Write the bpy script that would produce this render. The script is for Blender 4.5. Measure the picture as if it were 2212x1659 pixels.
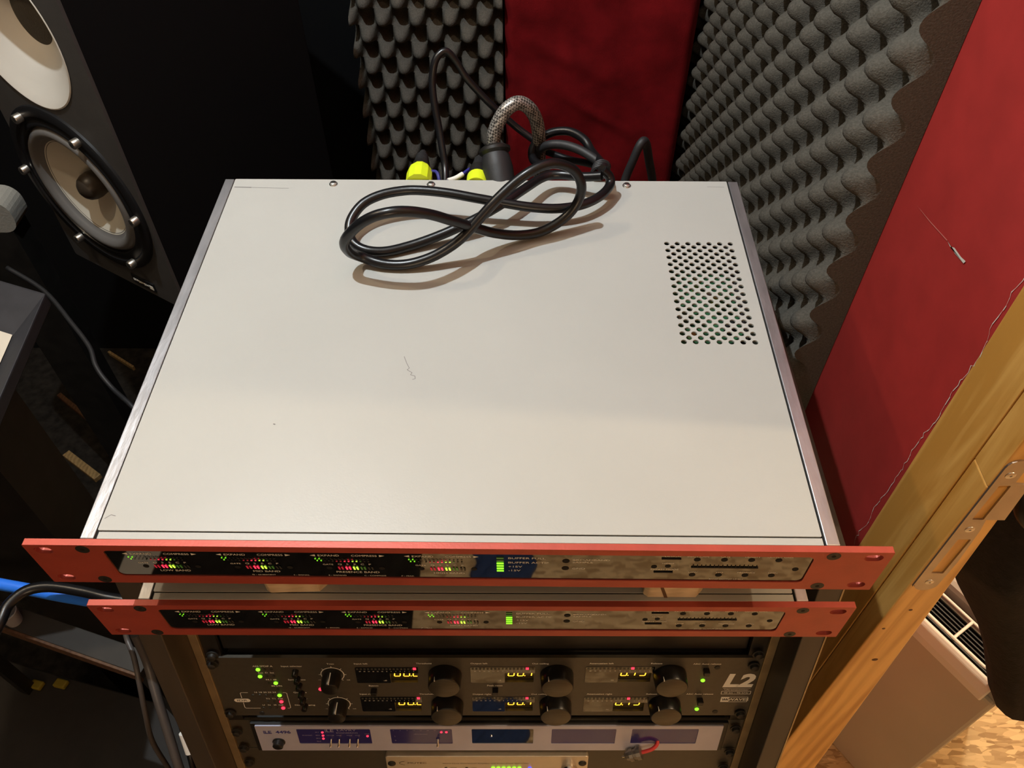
import bpy, bmesh, math, random
from mathutils import Vector, Matrix
random.seed(7)
for o in list(bpy.data.objects): bpy.data.objects.remove(o)
S = bpy.context.scene; COL = S.collection
FL = 1000.0                                     # height (mm) of the upper unit's top edge above the floor
def G(x, y, z): return Vector((x/1000, y/1000, (z+FL)/1000))

# ------------------------------------------------------------------ camera
CAM = (34.03, -224.97, 399.92); YAW, PITCH, ROLL, FPX = -0.01347, 0.85851, -0.00264, 1763.1
cd = bpy.data.cameras.new('camera'); cam = bpy.data.objects.new('camera', cd); COL.objects.link(cam)
fw = Vector((math.sin(YAW)*math.cos(PITCH), math.cos(YAW)*math.cos(PITCH), -math.sin(PITCH)))
rt = Vector((math.cos(YAW), -math.sin(YAW), 0)); up = rt.cross(fw)
c_, s_ = math.cos(ROLL), math.sin(ROLL); rt, up = c_*rt+s_*up, -s_*rt+c_*up
cam.matrix_world = Matrix.Translation(G(*CAM)) @ Matrix((rt, up, -fw)).transposed().to_4x4()
cd.sensor_fit = 'HORIZONTAL'; cd.sensor_width = 36; cd.lens = FPX/2212*36; cd.clip_start = .01
S.camera = cam
# ------------------------------------------------------------------ view, world, lamps
S.view_settings.view_transform = 'Standard'; S.view_settings.look = 'None'
S.view_settings.gamma = 1; S.view_settings.use_curve_mapping = False; S.view_settings.exposure = 0.0
w = bpy.data.worlds.new('world'); S.world = w; w.use_nodes = True
w.node_tree.nodes['Background'].inputs[0].default_value = (1.0, .80, .56, 1); w.node_tree.nodes['Background'].inputs[1].default_value = .012
def lamp(name, loc, power, col, rad):
    l = bpy.data.lights.new(name, 'POINT'); l.energy = power; l.color = col; l.shadow_soft_size = rad
    o = bpy.data.objects.new(name, l); COL.objects.link(o); o.location = G(*loc); return o
lamp('ceiling_bulb_above_speaker', (-300, 300, 990), 41, (.87, .95, 1.0), .008)
lamp('ceiling_bulb_by_left_wall', (-748, 300, 1000), 12, (1, .76, .50), .02)
lamp('next_room_ceiling_bulb', (1213, 11, 1100), 28, (1, .74, .45), .02)
lamp('next_room_fill_light', (1050, 760, 1150), 75, (1, .84, .62), .04)  # fill added to brighten the appliance and floor beyond the doorway
l = bpy.data.lights.new('front_fill_light', 'AREA'); l.energy = 9; l.color = (1, .74, .47); l.shape = 'RECTANGLE'; l.size = .9; l.size_y = .6  # soft area fill added for the warm light arriving from the front
o = bpy.data.objects.new('front_fill_light', l); COL.objects.link(o); o.location = G(150, -1850, 420); o.rotation_euler = (math.radians(82), 0, 0)

# ------------------------------------------------------------------ materials
def M(name, col, rough=.5, metal=0., var=0., scale=20., bump=0., bscale=None, spec=.5, coat=0., emit=None, es=0., sheen=0., trans=0., stretch=(1, 1, 1), col2=None, ior=1.45):
    m = bpy.data.materials.new(name); m.use_nodes = True; nt = m.node_tree; b = nt.nodes['Principled BSDF']
    I = b.inputs; I['Base Color'].default_value = (*col, 1); I['Roughness'].default_value = rough; I['Metallic'].default_value = metal
    I['Specular IOR Level'].default_value = spec; I['Coat Weight'].default_value = coat; I['IOR'].default_value = ior
    I['Transmission Weight'].default_value = trans
    if sheen: I['Sheen Weight'].default_value = sheen; I['Sheen Roughness'].default_value = .35; I['Sheen Tint'].default_value = (*[min(1, c*3+.05) for c in col], 1)
    if emit: I['Emission Color'].default_value = (*emit, 1); I['Emission Strength'].default_value = es
    if var or bump or col2:
        tc = nt.nodes.new('ShaderNodeTexCoord'); mp = nt.nodes.new('ShaderNodeMapping'); mp.inputs['Scale'].default_value = stretch
        nt.links.new(tc.outputs['Object'], mp.inputs['Vector'])
        if var or col2:
            n = nt.nodes.new('ShaderNodeTexNoise'); n.inputs['Scale'].default_value = scale; n.inputs['Detail'].default_value = 6
            nt.links.new(mp.outputs[0], n.inputs['Vector'])
            r = nt.nodes.new('ShaderNodeValToRGB'); a = r.color_ramp.elements
            c2 = col2 or tuple(min(1, c*(1+var)) for c in col); c1 = col if col2 else tuple(c*(1-var) for c in col)
            a[0].position = .35; a[0].color = (*c1, 1); a[1].position = .68; a[1].color = (*c2, 1)
            nt.links.new(n.outputs['Fac'], r.inputs[0]); nt.links.new(r.outputs[0], I['Base Color'])
        if bump:
            n2 = nt.nodes.new('ShaderNodeTexNoise'); n2.inputs['Scale'].default_value = bscale or scale; n2.inputs['Detail'].default_value = 5
            nt.links.new(mp.outputs[0], n2.inputs['Vector'])
            bp = nt.nodes.new('ShaderNodeBump'); bp.inputs['Strength'].default_value = bump; bp.inputs['Distance'].default_value = .002
            nt.links.new(n2.outputs['Fac'], bp.inputs['Height']); nt.links.new(bp.outputs[0], I['Normal'])
    return m
def wood(name, c1, c2, scale=14, rough=.45, stretch=(6, 6, .5), bump=.15):
    m = M(name, c1, rough, var=0); nt = m.node_tree; b = nt.nodes['Principled BSDF']
    tc = nt.nodes.new('ShaderNodeTexCoord'); mp = nt.nodes.new('ShaderNodeMapping'); mp.inputs['Scale'].default_value = stretch
    nt.links.new(tc.outputs['Object'], mp.inputs['Vector'])
    n = nt.nodes.new('ShaderNodeTexNoise'); n.inputs['Scale'].default_value = scale; n.inputs['Detail'].default_value = 8; n.inputs['Distortion'].default_value = 1.4
    nt.links.new(mp.outputs[0], n.inputs['Vector'])
    wv = nt.nodes.new('ShaderNodeTexWave'); wv.inputs['Scale'].default_value = scale*.45; wv.inputs['Distortion'].default_value = 5; wv.inputs['Detail'].default_value = 3
    nt.links.new(mp.outputs[0], wv.inputs['Vector'])
    mx = nt.nodes.new('ShaderNodeMath'); mx.operation = 'MULTIPLY_ADD'; mx.inputs[1].default_value = .35
    nt.links.new(wv.outputs['Fac'], mx.inputs[0]); nt.links.new(n.outputs['Fac'], mx.inputs[2])
    r = nt.nodes.new('ShaderNodeValToRGB'); a = r.color_ramp.elements; a[0].position = .42; a[0].color = (*c1, 1); a[1].position = .85; a[1].color = (*c2, 1)
    nt.links.new(mx.outputs[0], r.inputs[0]); nt.links.new(r.outputs[0], b.inputs['Base Color'])
    bp = nt.nodes.new('ShaderNodeBump'); bp.inputs['Strength'].default_value = bump; bp.inputs['Distance'].default_value = .001
    nt.links.new(mx.outputs[0], bp.inputs['Height']); nt.links.new(bp.outputs[0], b.inputs['Normal'])
    return m
def osb(name, k=1.0):
    m = M(name, (.5, .36, .18), .6); nt = m.node_tree; b = nt.nodes['Principled BSDF']
    tc = nt.nodes.new('ShaderNodeTexCoord'); last = None
    for i, (ang, off) in enumerate(((.5, 0), (2.1, 3.3), (-.6, 7.1))):
        mp = nt.nodes.new('ShaderNodeMapping'); mp.inputs['Rotation'].default_value = (ang*.6, ang*.4, ang); mp.inputs['Location'].default_value = (off, off*.7, off*.3); mp.inputs['Scale'].default_value = (34, 120, 75)
        nt.links.new(tc.outputs['Object'], mp.inputs['Vector'])
        v = nt.nodes.new('ShaderNodeTexVoronoi'); v.inputs['Scale'].default_value = 1.3; nt.links.new(mp.outputs[0], v.inputs['Vector'])
        r = nt.nodes.new('ShaderNodeValToRGB'); r.color_ramp.elements[0].color = (.34*k, .21*k, .09*k, 1); r.color_ramp.elements[1].color = (.80*k, .60*k, .33*k, 1)
        sp = nt.nodes.new('ShaderNodeSeparateColor'); nt.links.new(v.outputs['Color'], sp.inputs[0]); nt.links.new(sp.outputs[0], r.inputs[0])
        if last is None: last = r.outputs[0]
        else:
            mx = nt.nodes.new('ShaderNodeMix'); mx.data_type = 'RGBA'
            gt = nt.nodes.new('ShaderNodeMath'); gt.operation = 'GREATER_THAN'; gt.inputs[1].default_value = .5; nt.links.new(sp.outputs[1], gt.inputs[0])
            nt.links.new(gt.outputs[0], mx.inputs[0]); nt.links.new(last, mx.inputs[6]); nt.links.new(r.outputs[0], mx.inputs[7]); last = mx.outputs[2]
    nt.links.new(last, b.inputs['Base Color']); return m
MT = dict(
 cream=M('cream_enamel', (.405, .41, .385), .36, var=.025, scale=9, bump=.03, bscale=900, spec=.45),
 alu=M('scratched_aluminium', (.47, .465, .48), .40, .85, var=.18, scale=60, bump=.25, bscale=160, stretch=(1, .25, 1)),
 red=M('red_anodised_panel', (.40, .066, .042), .42, .25, var=.07, scale=60, bump=.05, bscale=600),
 black_metal=M('black_painted_metal', (.012, .011, .010), .45, var=.3, scale=40),
 black_screw=M('black_screw', (.03, .028, .024), .5, .4),
 acrylic=M('black_acrylic', (.003, .003, .003), .03, spec=.5, ior=2.1),
 hole=M('dark_hole', (.004, .0035, .003), .9),
 print=M('grey_print', (.78, .75, .66), .6),
 white_print=M('white_print', (.82, .80, .72), .5),
 rubber=M('black_pvc_cable', (.006, .006, .007), .30, spec=.5, bump=.03, bscale=300),
 rubber_matt=M('matt_black_rubber', (.016, .016, .017), .55, bump=.1, bscale=200),
 screw=M('zinc_screw', (.62, .60, .56), .3, 1.),
 pcb=M('green_circuit_board', (.02, .09, .035), .4, var=.5, scale=120),
 gold=M('brass_contact', (.75, .50, .15), .3, 1.),
 steel_dark=M('dark_chassis_steel', (.05, .048, .045), .5, .6),
 block=wood('raw_pine_block', (.52, .40, .24), (.68, .54, .35), scale=40, stretch=(1, 3, 6)),
 l2=M('dark_bronze_grey_panel', (.075, .066, .050), .42, .25, var=.06, scale=200),
 knob=M('black_knob', (.010, .009, .008), .30, spec=.5, bump=.05, bscale=300),
 knob_cap=M('brushed_dark_knob_face', (.10, .09, .07), .38, .7, var=.1, scale=80, stretch=(1, 1, 8)),
 lav=M('pale_lavender_panel', (.50, .50, .62), .42, .2, var=.03, scale=60),
 bluewin=M('dark_blue_window', (.035, .03, .16), .12, spec=.7),
 silver=M('champagne_aluminium', (.66, .58, .45), .38, .6, var=.04, scale=90),
 chrome=M('chrome', (.75, .73, .70), .12, 1.),
 dark_brown=M('dark_stained_board', (.060, .048, .036), .5, var=.15, scale=40, stretch=(1, 1, .2)),
 brass=M('brass_edge_strip', (.36, .27, .15), .4, .6, var=.15, scale=50),
 jamb=wood('varnished_pine', (.50, .235, .045), (.75, .43, .12), scale=9, rough=.35),
 plate=M('brushed_nickel_plate', (.42, .36, .29), .34, .9, var=.06, scale=70),
 redwall=M('red_painted_board', (.36, .026, .022), .55, var=.08, scale=30, bump=.12, bscale=60),
 chip=M('bare_white_plaster', (.62, .58, .50), .8),
 foam=M('charcoal_acoustic_foam', (.098, .089, .074), .95, var=.18, scale=500, bump=.5, bscale=700, spec=.12),
 velvet=M('dark_red_velvet', (.16, .006, .008), .9, var=.25, scale=22, bump=.3, bscale=500, spec=.1, sheen=.5),
 black_wall=M('black_cloth_wall', (.006, .006, .0065), .95, spec=.1),
 dark_floor=M('dark_carpet', (.018, .015, .012), .95, var=.4, scale=60, bump=.4, bscale=300, spec=.1),
 osb=osb('oriented_strand_board', .95), osb_wall=osb('oriented_strand_board_wall', .8),
 plaster=M('pale_ceiling_plaster', (.5, .46, .38), .9),
 spk=M('charcoal_speaker_enamel', (.055, .053, .052), .55, var=.06, scale=60, bump=.1, bscale=500),
 horn=M('white_horn', (.62, .60, .55), .42),
 mesh=M('dark_grille_mesh', (.06, .052, .04), .7, bump=.6, bscale=500),
 cone=M('grey_beige_cone', (.55, .52, .44), .5, var=.03, scale=30),
 surround=M('grey_rubber_surround', (.13, .125, .12), .38),
 frame=M('black_driver_frame', (.010, .010, .011), .35),
 dustcap=M('dark_dust_cap', (.030, .022, .015), .4),
 yellow=M('neon_yellow_sleeve', (.66, .80, .02), .45),
 bluewire=M('dark_blue_wire', (.03, .03, .20), .4),
 white=M('white_plastic', (.78, .77, .72), .4),
 blue_cable=M('bright_blue_cable', (.03, .19, .85), .38),
 grey_cable=M('grey_cable', (.08, .07, .065), .4),
 beige=M('beige_plastic_casing', (.50, .465, .375), .5, var=.04, scale=8),
 grille=M('black_grille', (.008, .008, .008), .5),
 grey_plastic=M('grey_plastic', (.33, .31, .28), .45),
 jacket=M('black_jacket_cloth', (.018, .0165, .016), .92, var=.2, scale=120, bump=.4, bscale=400, spec=.15, sheen=.25),
 console=M('grey_console_frame', (.045, .045, .05), .45, .3, var=.1, scale=60),
 redcable=M('red_cable', (.62, .05, .05), .4),
 nickel=M('nickel_connector', (.35, .33, .30), .35, .9),
 yellow_tag=M('yellow_tag', (.26, .20, .015), .6),
 amber=M('amber_digit', (.9, .4, .02), .5, emit=(1, .50, .03), es=3.2),
 amber_back=M('amber_window', (.055, .040, .012), .3),
 green_on=M('green_led', (.2, .9, .1), .4, emit=(.26, 1, .02), es=1.7),
 green_dim=M('dim_green_led', (.06, .14, .04), .4, emit=(.2, .5, .05), es=.12),
 lime_on=M('lime_led', (.5, .9, .1), .4, emit=(.55, 1, .06), es=1.5),
 red_on=M('red_led', (.9, .05, .1), .4, emit=(1, .03, .07), es=1.9),
 red_dim=M('dim_red_led', (.3, .02, .04), .4, emit=(1, .03, .06), es=.28),
 blue_on=M('blue_led', (.1, .1, .9), .4, emit=(.05, .06, 1), es=2.2),
 off=M('unlit_led', (.045, .042, .03), .4),
 paper=M('pale_card', (.60, .55, .45), .7), jeans=M('blue_denim', (.02, .045, .13), .9, var=.2, scale=200),
 sliver=wood('raw_wood', (.20, .125, .05), (.32, .21, .09)),
 brownedge=wood('brown_desk_edge', (.075, .035, .018), (.12, .06, .03)),
 desk=M('dark_grey_desk_top', (.030, .026, .022), .6, var=.08, scale=60),
)
# braided sleeve: fine chequer relief
mb_ = M('braided_grey_sleeve', (.22, .20, .18), .38, .35, bump=0); nt = mb_.node_tree
tc = nt.nodes.new('ShaderNodeTexCoord'); mp = nt.nodes.new('ShaderNodeMapping'); mp.inputs['Rotation'].default_value = (.6, .5, .8); nt.links.new(tc.outputs['Object'], mp.inputs[0])
ck = nt.nodes.new('ShaderNodeTexChecker'); ck.inputs['Scale'].default_value = 560; ck.inputs[1].default_value = (.34, .32, .29, 1); ck.inputs[2].default_value = (.05, .047, .044, 1)
nt.links.new(mp.outputs[0], ck.inputs[0]); nt.links.new(ck.outputs[0], mb_.node_tree.nodes['Principled BSDF'].inputs['Base Color'])
bp = nt.nodes.new('ShaderNodeBump'); bp.inputs['Strength'].default_value = .5; bp.inputs['Distance'].default_value = .001
nt.links.new(ck.outputs[1], bp.inputs['Height']); nt.links.new(bp.outputs[0], nt.nodes['Principled BSDF'].inputs['Normal'])
MT['braid'] = mb_

# ------------------------------------------------------------------ mesh helpers (millimetres in, metres out)
class MB:
    def __init__(s): s.v = []; s.f = []; s.sm = []
    def add(s, vs, fs, smooth=False):
        n = len(s.v); s.v += [tuple(v) for v in vs]; s.f += [tuple(i+n for i in f) for f in fs]; s.sm += [smooth]*len(fs); return s
    def box(s, x0, x1, y0, y1, z0, z1):
        return s.add([(x, y, z) for x in (x0, x1) for y in (y0, y1) for z in (z0, z1)],
                     [(0, 1, 3, 2), (4, 6, 7, 5), (0, 4, 5, 1), (2, 3, 7, 6), (0, 2, 6, 4), (1, 5, 7, 3)])
    def obox(s, c, ax, ay, az):                      # oriented box: centre + three half-axis vectors
        c, ax, ay, az = map(Vector, (c, ax, ay, az))
        return s.add([c+i*ax+j*ay+k*az for i in (-1, 1) for j in (-1, 1) for k in (-1, 1)],
                     [(0, 1, 3, 2), (4, 6, 7, 5), (0, 4, 5, 1), (2, 3, 7, 6), (0, 2, 6, 4), (1, 5, 7, 3)])
    def lathe(s, c, axis, prof, n=24, cap0=True, cap1=True, smooth=True):   # prof: (distance along axis, radius)
        c = Vector(c); a = Vector(axis).normalized(); u = a.orthogonal().normalized(); w_ = a.cross(u)
        vs = []; fs = []
        for d, r in prof:
            for k in range(n):
                t = 2*math.pi*k/n; vs.append(c+a*d+(u*math.cos(t)+w_*math.sin(t))*r)
        for i in range(len(prof)-1):
            for k in range(n):
                k2 = (k+1) % n; fs.append((i*n+k, i*n+k2, (i+1)*n+k2, (i+1)*n+k))
        s.add(vs, fs, smooth)
        m = len(s.v)-len(vs)
        if cap0: s.f.append(tuple(m+k for k in reversed(range(n)))); s.sm.append(False)
        if cap1: s.f.append(tuple(m+(len(prof)-1)*n+k for k in range(n))); s.sm.append(False)
        return s
    def tube(s, pts, r, n=12, sub=6, closed=False, step=None):
        P = catmull(pts, sub, closed); N = len(P); T = []
        for i in range(N):
            a = P[(i-1) % N] if (closed or i) else P[0]; b = P[(i+1) % N] if (closed or i < N-1) else P[-1]
            T.append((b-a).normalized())
        u = T[0].orthogonal().normalized(); vs = []
        tw = 0.
        if closed:
            q = u.copy()
            for i in list(range(1, N))+[0]: q = (q-T[i]*q.dot(T[i])).normalized()
            tw = math.atan2(q.cross(u).dot(T[0]), q.dot(u))
        for i in range(N):
            if i: u = (u-T[i]*u.dot(T[i])).normalized()
            w_ = T[i].cross(u); rr = r(i/(N-1)) if callable(r) else r
            for k in range(n):
                t = 2*math.pi*k/n+tw*i/N; vs.append(P[i]+(u*math.cos(t)+w_*math.sin(t))*rr)
        fs = []; L = N if closed else N-1
        for i in range(L):
            j = (i+1) % N
            for k in range(n): k2 = (k+1) % n; fs.append((i*n+k, i*n+k2, j*n+k2, j*n+k))
        m = len(s.v); s.add(vs, fs, True)
        if not closed:
            s.f.append(tuple(m+k for k in reversed(range(n)))); s.f.append(tuple(m+(N-1)*n+k for k in range(n))); s.sm += [False, False]
        return s
    def prism(s, poly, a0, a1, axis='y'):            # poly in the two other axes, extruded along axis
        def p(u, v, a): return {'x': (a, u, v), 'y': (u, a, v), 'z': (u, v, a)}[axis]
        n = len(poly); vs = [p(u, v, a0) for u, v in poly]+[p(u, v, a1) for u, v in poly]
        return s.add(vs, [tuple(reversed(range(n))), tuple(range(n, 2*n))]+[(i, (i+1) % n, n+(i+1) % n, n+i) for i in range(n)])
    def build(s, name, mat, parent=None, bevel=0, sharp=42):
        me = bpy.data.meshes.new(name); me.from_pydata([(x/1000, y/1000, z/1000) for x, y, z in s.v], [], s.f)
        me.polygons.foreach_set('use_smooth', s.sm); me.update()
        bm = bmesh.new(); bm.from_mesh(me); bmesh.ops.recalc_face_normals(bm, faces=bm.faces); bm.to_mesh(me); bm.free()
        if sharp and any(s.sm): me.set_sharp_from_angle(angle=math.radians(sharp))
        me.materials.append(MT[mat] if isinstance(mat, str) else mat)
        o = bpy.data.objects.new(name, me); COL.objects.link(o); o.parent = parent
        if bevel:
            b = o.modifiers.new('bevel', 'BEVEL'); b.width = bevel/1000; b.segments = 2; b.limit_method = 'ANGLE'
        return o
def catmull(pts, sub=6, closed=False):
    P = [Vector(p) for p in pts]; n = len(P); out = []
    for i in range(n if closed else n-1):
        p0 = P[(i-1) % n] if (closed or i) else P[0]; p1 = P[i]; p2 = P[(i+1) % n]; p3 = P[(i+2) % n] if (closed or i < n-2) else P[-1]
        for k in range(sub):
            t = k/sub; out.append(.5*((2*p1)+(p2-p0)*t+(2*p0-5*p1+4*p2-p3)*t*t+(3*p1-p0-3*p2+p3)*t**3))
    if not closed: out.append(P[-1])
    return out
def rrect(x0, x1, y0, y1, r, n=5):
    out = []
    for cx, cy, a in ((x1-r, y1-r, 0), (x0+r, y1-r, 90), (x0+r, y0+r, 180), (x1-r, y0+r, 270)):
        for k in range(n+1):
            t = math.radians(a+90*k/n); out.append((cx+r*math.cos(t), cy+r*math.sin(t)))
    return out
def circ(x, y, r, n=14): return [(x+r*math.cos(2*math.pi*k/n), y+r*math.sin(2*math.pi*k/n)) for k in range(n)]
def holed(loops, a0, a1, conv):                      # plate with real holes; conv(u, v, a) -> xyz in mm
    c = bpy.data.curves.new('tmp', 'CURVE'); c.dimensions = '2D'; c.fill_mode = 'BOTH'; c.extrude = .5
    for lp in loops:
        sp = c.splines.new('POLY'); sp.points.add(len(lp)-1); sp.use_cyclic_u = True
        for i, (x, y) in enumerate(lp): sp.points[i].co = (x, y, 0, 1)
    o = bpy.data.objects.new('tmp', c); COL.objects.link(o); dg = bpy.context.evaluated_depsgraph_get()
    me = bpy.data.meshes.new_from_object(o.evaluated_get(dg)); m = MB()
    m.add([conv(v.co.x, v.co.y, a0+(v.co.z+.5)*(a1-a0)) for v in me.vertices], [tuple(p.vertices) for p in me.polygons])
    bpy.data.objects.remove(o); bpy.data.curves.remove(c); bpy.data.meshes.remove(me); return m
_tc = {}
def text_mesh(txt, bold=0, shear=0):
    k = (txt, bold, shear)
    if k not in _tc:
        c = bpy.data.curves.new('tmp', 'FONT'); c.body = txt; c.size = 1; c.align_x = 'LEFT'; c.offset = bold; c.shear = shear; c.resolution_u = 3
        o = bpy.data.objects.new('tmp', c); COL.objects.link(o); dg = bpy.context.evaluated_depsgraph_get()
        me = bpy.data.meshes.new_from_object(o.evaluated_get(dg))
        _tc[k] = ([(v.co.x, v.co.y) for v in me.vertices], [tuple(p.vertices) for p in me.polygons])
        bpy.data.objects.remove(o); bpy.data.curves.remove(c); bpy.data.meshes.remove(me)
    return _tc[k]
def put_text(m, txt, x, z, h, y=0., align='c', bold=0., shear=0., wide=1.):     # centre line at z, cap height h
    vs, fs = text_mesh(txt, bold, shear)
    if not vs: return
    k = h/.69; x0 = min(v[0] for v in vs); x1 = max(v[0] for v in vs); wd = (x1-x0)*k*wide
    ox = {'c': x-wd/2, 'l': x, 'r': x-wd}[align]
    m.add([(ox+(a-x0)*k*wide, y, z-h/2+b*k) for a, b in vs], fs)
def plate(m, poly, y): m.add([(a, y, b) for a, b in poly], [tuple(range(len(poly)))])
def tag(o, label=None, cat=None, group=None, kind=None):
    if label: o['label'] = label
    if cat: o['category'] = cat
    if group: o['group'] = group
    if kind: o['kind'] = kind
    return o
def thing(name, loc, label, cat, group=None, mat=None, rotz=0):
    o = bpy.data.objects.new(name, None); COL.objects.link(o); o.empty_display_size = .02
    if mat is not None: o.matrix_world = mat
    else: o.location = G(*loc); o.rotation_euler = (0, 0, rotz)
    return tag(o, label, cat, group)
def world_thing(name, mb, mat, label, cat, group=None, origin=None, bevel=0):   # single mesh given in world millimetres
    xs = [v for v in mb.v]; c = origin or tuple(sum(v[i] for v in xs)/len(xs) if i < 2 else min(v[2] for v in xs) for i in range(3))
    mb.v = [(x-c[0], y-c[1], z-c[2]) for x, y, z in mb.v]; o = mb.build(name, mat, None, bevel, 0); o.location = G(*c)
    return tag(o, label, cat, group)
def rel(pts, c): return [tuple(p[i]-c[i] for i in range(3)) for p in pts]
def struct(name, mb, mat, bevel=0):
    for i, (x, y, z) in enumerate(mb.v): mb.v[i] = (x, y, z+FL)
    return tag(mb.build(name, mat, None, bevel), kind='structure')

# ------------------------------------------------------------------ room shell
struct('floor', MB().box(-1500, 2000, -2000, 1100, -1040, -1000), 'osb')
struct('floor_carpet', MB().box(-1500, -150, -2000, 1080, -1000, -994), 'dark_floor')
struct('wall_back', MB().box(-1500, 348, 1080, 1120, -1000, 1400), 'black_wall')
struct('wall_left', MB().box(-1540, -1500, -2000, 1120, -1000, 1400), 'black_wall')
struct('wall_far', MB().box(2000, 2040, -2000, 1120, -1000, 1400), 'osb_wall')
struct('wall_next_room', MB().box(380, 2000, 1080, 1120, -1000, 1400), 'osb_wall')
struct('wall_front', MB().box(-1540, 2040, -2040, -2000, -1000, 1400), 'osb_wall')
struct('ceiling', MB().box(-1540, 2040, -2040, 1120, 1400, 1440), 'plaster')
wr = struct('wall_right', MB().box(348, 378, 157, 1080, -1000, 1400), 'redwall')
# door post (jamb) with stop bead, strike plate and screws
jm = MB(); z0, z1 = -1000, 1400
poly = lambda z: [(348, 107.6), (348, 84), (372+max(0, -z-60)*.058, 84), (372+max(0, -z-60)*.058, 107.6)]
za = [z0, -60, z1]
for a, b in ((z0, -60), (-60, z1)):
    A, B = poly(a), poly(b); jm.add([(x, y, a) for x, y in A]+[(x, y, b) for x, y in B], [(3, 2, 1, 0), (4, 5, 6, 7)]+[(i, (i+1) % 4, 4+(i+1) % 4, 4+i) for i in range(4)])
jamb = struct('trim_1', jm, 'jamb', 1.2)
struct('trim_2', MB().box(347.6, 378, 108.4, 157.4, -1000, 1400), 'jamb', .8)
struct('shadow_line_board', MB().box(378, 396, 72, 140, 90, 1400), 'jamb', 1)  # unseen board added to set the shadow line across the cream cover
struct('trim_3', MB().box(340, 378, -830, -760, -1000, 1400), 'jamb', 1)
struct('wall_doorway_side', MB().box(348, 378, -2000, -830, -1000, 1400), 'redwall')
def tear(mb):
    z = 170; y = 166
    while z > -330:
        z2 = z-random.uniform(2, 9); y2 = y+random.uniform(-2.2, 2.2)+(161-y)*.15
        mb.add([(347.4, y, z+FL), (347.4, y2, z2+FL), (347.4, y2-random.uniform(.1, .8), z2+FL), (347.4, y-random.uniform(.1, .8), z+FL)], [(0, 1, 2, 3)]); z, y = z2, y2
    return mb
t = tear(MB()).build('torn_paint_edge', 'chip', wr)
MB().add([(347.2, a, b+FL) for a, b in ((249, 15), (243, 14.6), (238, 18), (226, 19.5), (219, 21.5), (220, 18.6), (234, 15.8))], [tuple(range(7))]).build('paint_chip', 'chip', wr)
MB().add([(347.3, a, b+FL) for a, b in ((309, 3), (280, 8.6), (250, 15.2), (250, 14.4), (280, 7.8))], [tuple(range(5))]).build('scratch', M('pale_red_scratch', (.55, .16, .13), .6), wr)
pl = []
for k in range(9): t_ = math.pi*k/8; pl.append((356+7*math.cos(t_), -36+8*math.sin(t_)))
pl += [(349, -105), (349.5, -200)]
for k in range(9): t_ = math.pi+math.pi*k/8; pl.append((359.5+9*math.cos(t_), -197+9*math.sin(t_)))
pl += [(369, -160), (366, -112), (364, -99), (377, -99), (374, -55), (363, -54)]
plt = holed([pl, rrect(354, 362, -99, -56, 1), rrect(355.5, 365, -178, -126, 1)], 82.4, 84.2, lambda u, v, a: (u, a, v+FL)).build('strike_plate', 'plate', jamb)
for x, z in ((356, -44), (358, -112), (360, -192)):
    MB().lathe((x, 82.6, z+FL), (0, -1, 0), [(0, 3.6), (.5, 3.4), (.9, 2.4), (.9, .9), (.3, .8)], 16).build('screw', 'screw', plt)
for x, z, r in ((370, -350, 3.5), (355, -282, 1.8), (365, -245, 2)):
    MB().lathe((x, 84.3, z+FL), (0, -1, 0), [(0, r), (.6, r*.7)], 10).build('knot', M('dark_knot', (.10, .04, .012), .6), jamb)

# ------------------------------------------------------------------ acoustic foam and velvet
def egg(nu, nv, lu, lv, pitch, base, amp, ph=(0, 0), ex=.6):
    hh = pitch/2
    def h(u, v):
        f = math.cos(math.pi*u/hh+ph[0])*math.cos(math.pi*v/hh+ph[1])
        return base+amp*((1-ex)*f+ex*math.sin(math.pi/2*f))
    vs = []; fs = []
    for i in range(nu+1):
        for j in range(nv+1):
            u, v = lu*i/nu, lv*j/nv; vs.append((u, v, h(u, v)))
    W = nv+1
    for i in range(nu):
        for j in range(nv): fs.append((i*W+j, (i+1)*W+j, (i+1)*W+j+1, i*W+j+1))
    sk = []; ring = [i*W for i in range(nu+1)]+[nu*W+j for j in range(1, W)]+[i*W+nv for i in range(nu-1, -1, -1)]+[j for j in range(nv-1, 0, -1)]
    n = len(vs); low = [(vs[i][0], vs[i][1], 0) for i in ring]
    for k in range(len(ring)): k2 = (k+1) % len(ring); sk.append((ring[k], n+k, n+k2, ring[k2]))
    return vs, fs, low, sk+[tuple(n+k for k in range(len(ring)))]
def foam(name, lu, lv, place, label, per=14, pitch=56, base=25, amp=19, ph=(0, 0), ex=.6):
    nu, nv = int(lu/pitch*per), int(lv/pitch*per); vs, fs, low, sk = egg(nu, nv, lu, lv, pitch, base, amp, ph, ex)
    m = MB(); m.add([place(*p) for p in vs+low], fs, True); m.f += sk; m.sm += [False]*len(sk)
    return world_thing(name, m, 'foam', label, 'acoustic foam')
foam('acoustic_foam', 720, 1090, lambda u, v, h: (347.5-h, 341+u, -690+v), 'charcoal egg-crate foam sheet on the side wall right of the cream unit', ph=(1.1, -4.207), amp=18)
foam('acoustic_foam', 231, 900, lambda u, v, h: (-226+u, 1035-h, -760+v), 'charcoal egg-crate foam sheet on the back wall left of the red velvet', ph=(-6.026, -2.665), pitch=51.4, amp=24, base=29, ex=1.0)
m = MB(); nu, nv = 60, 150; vs = []
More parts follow.
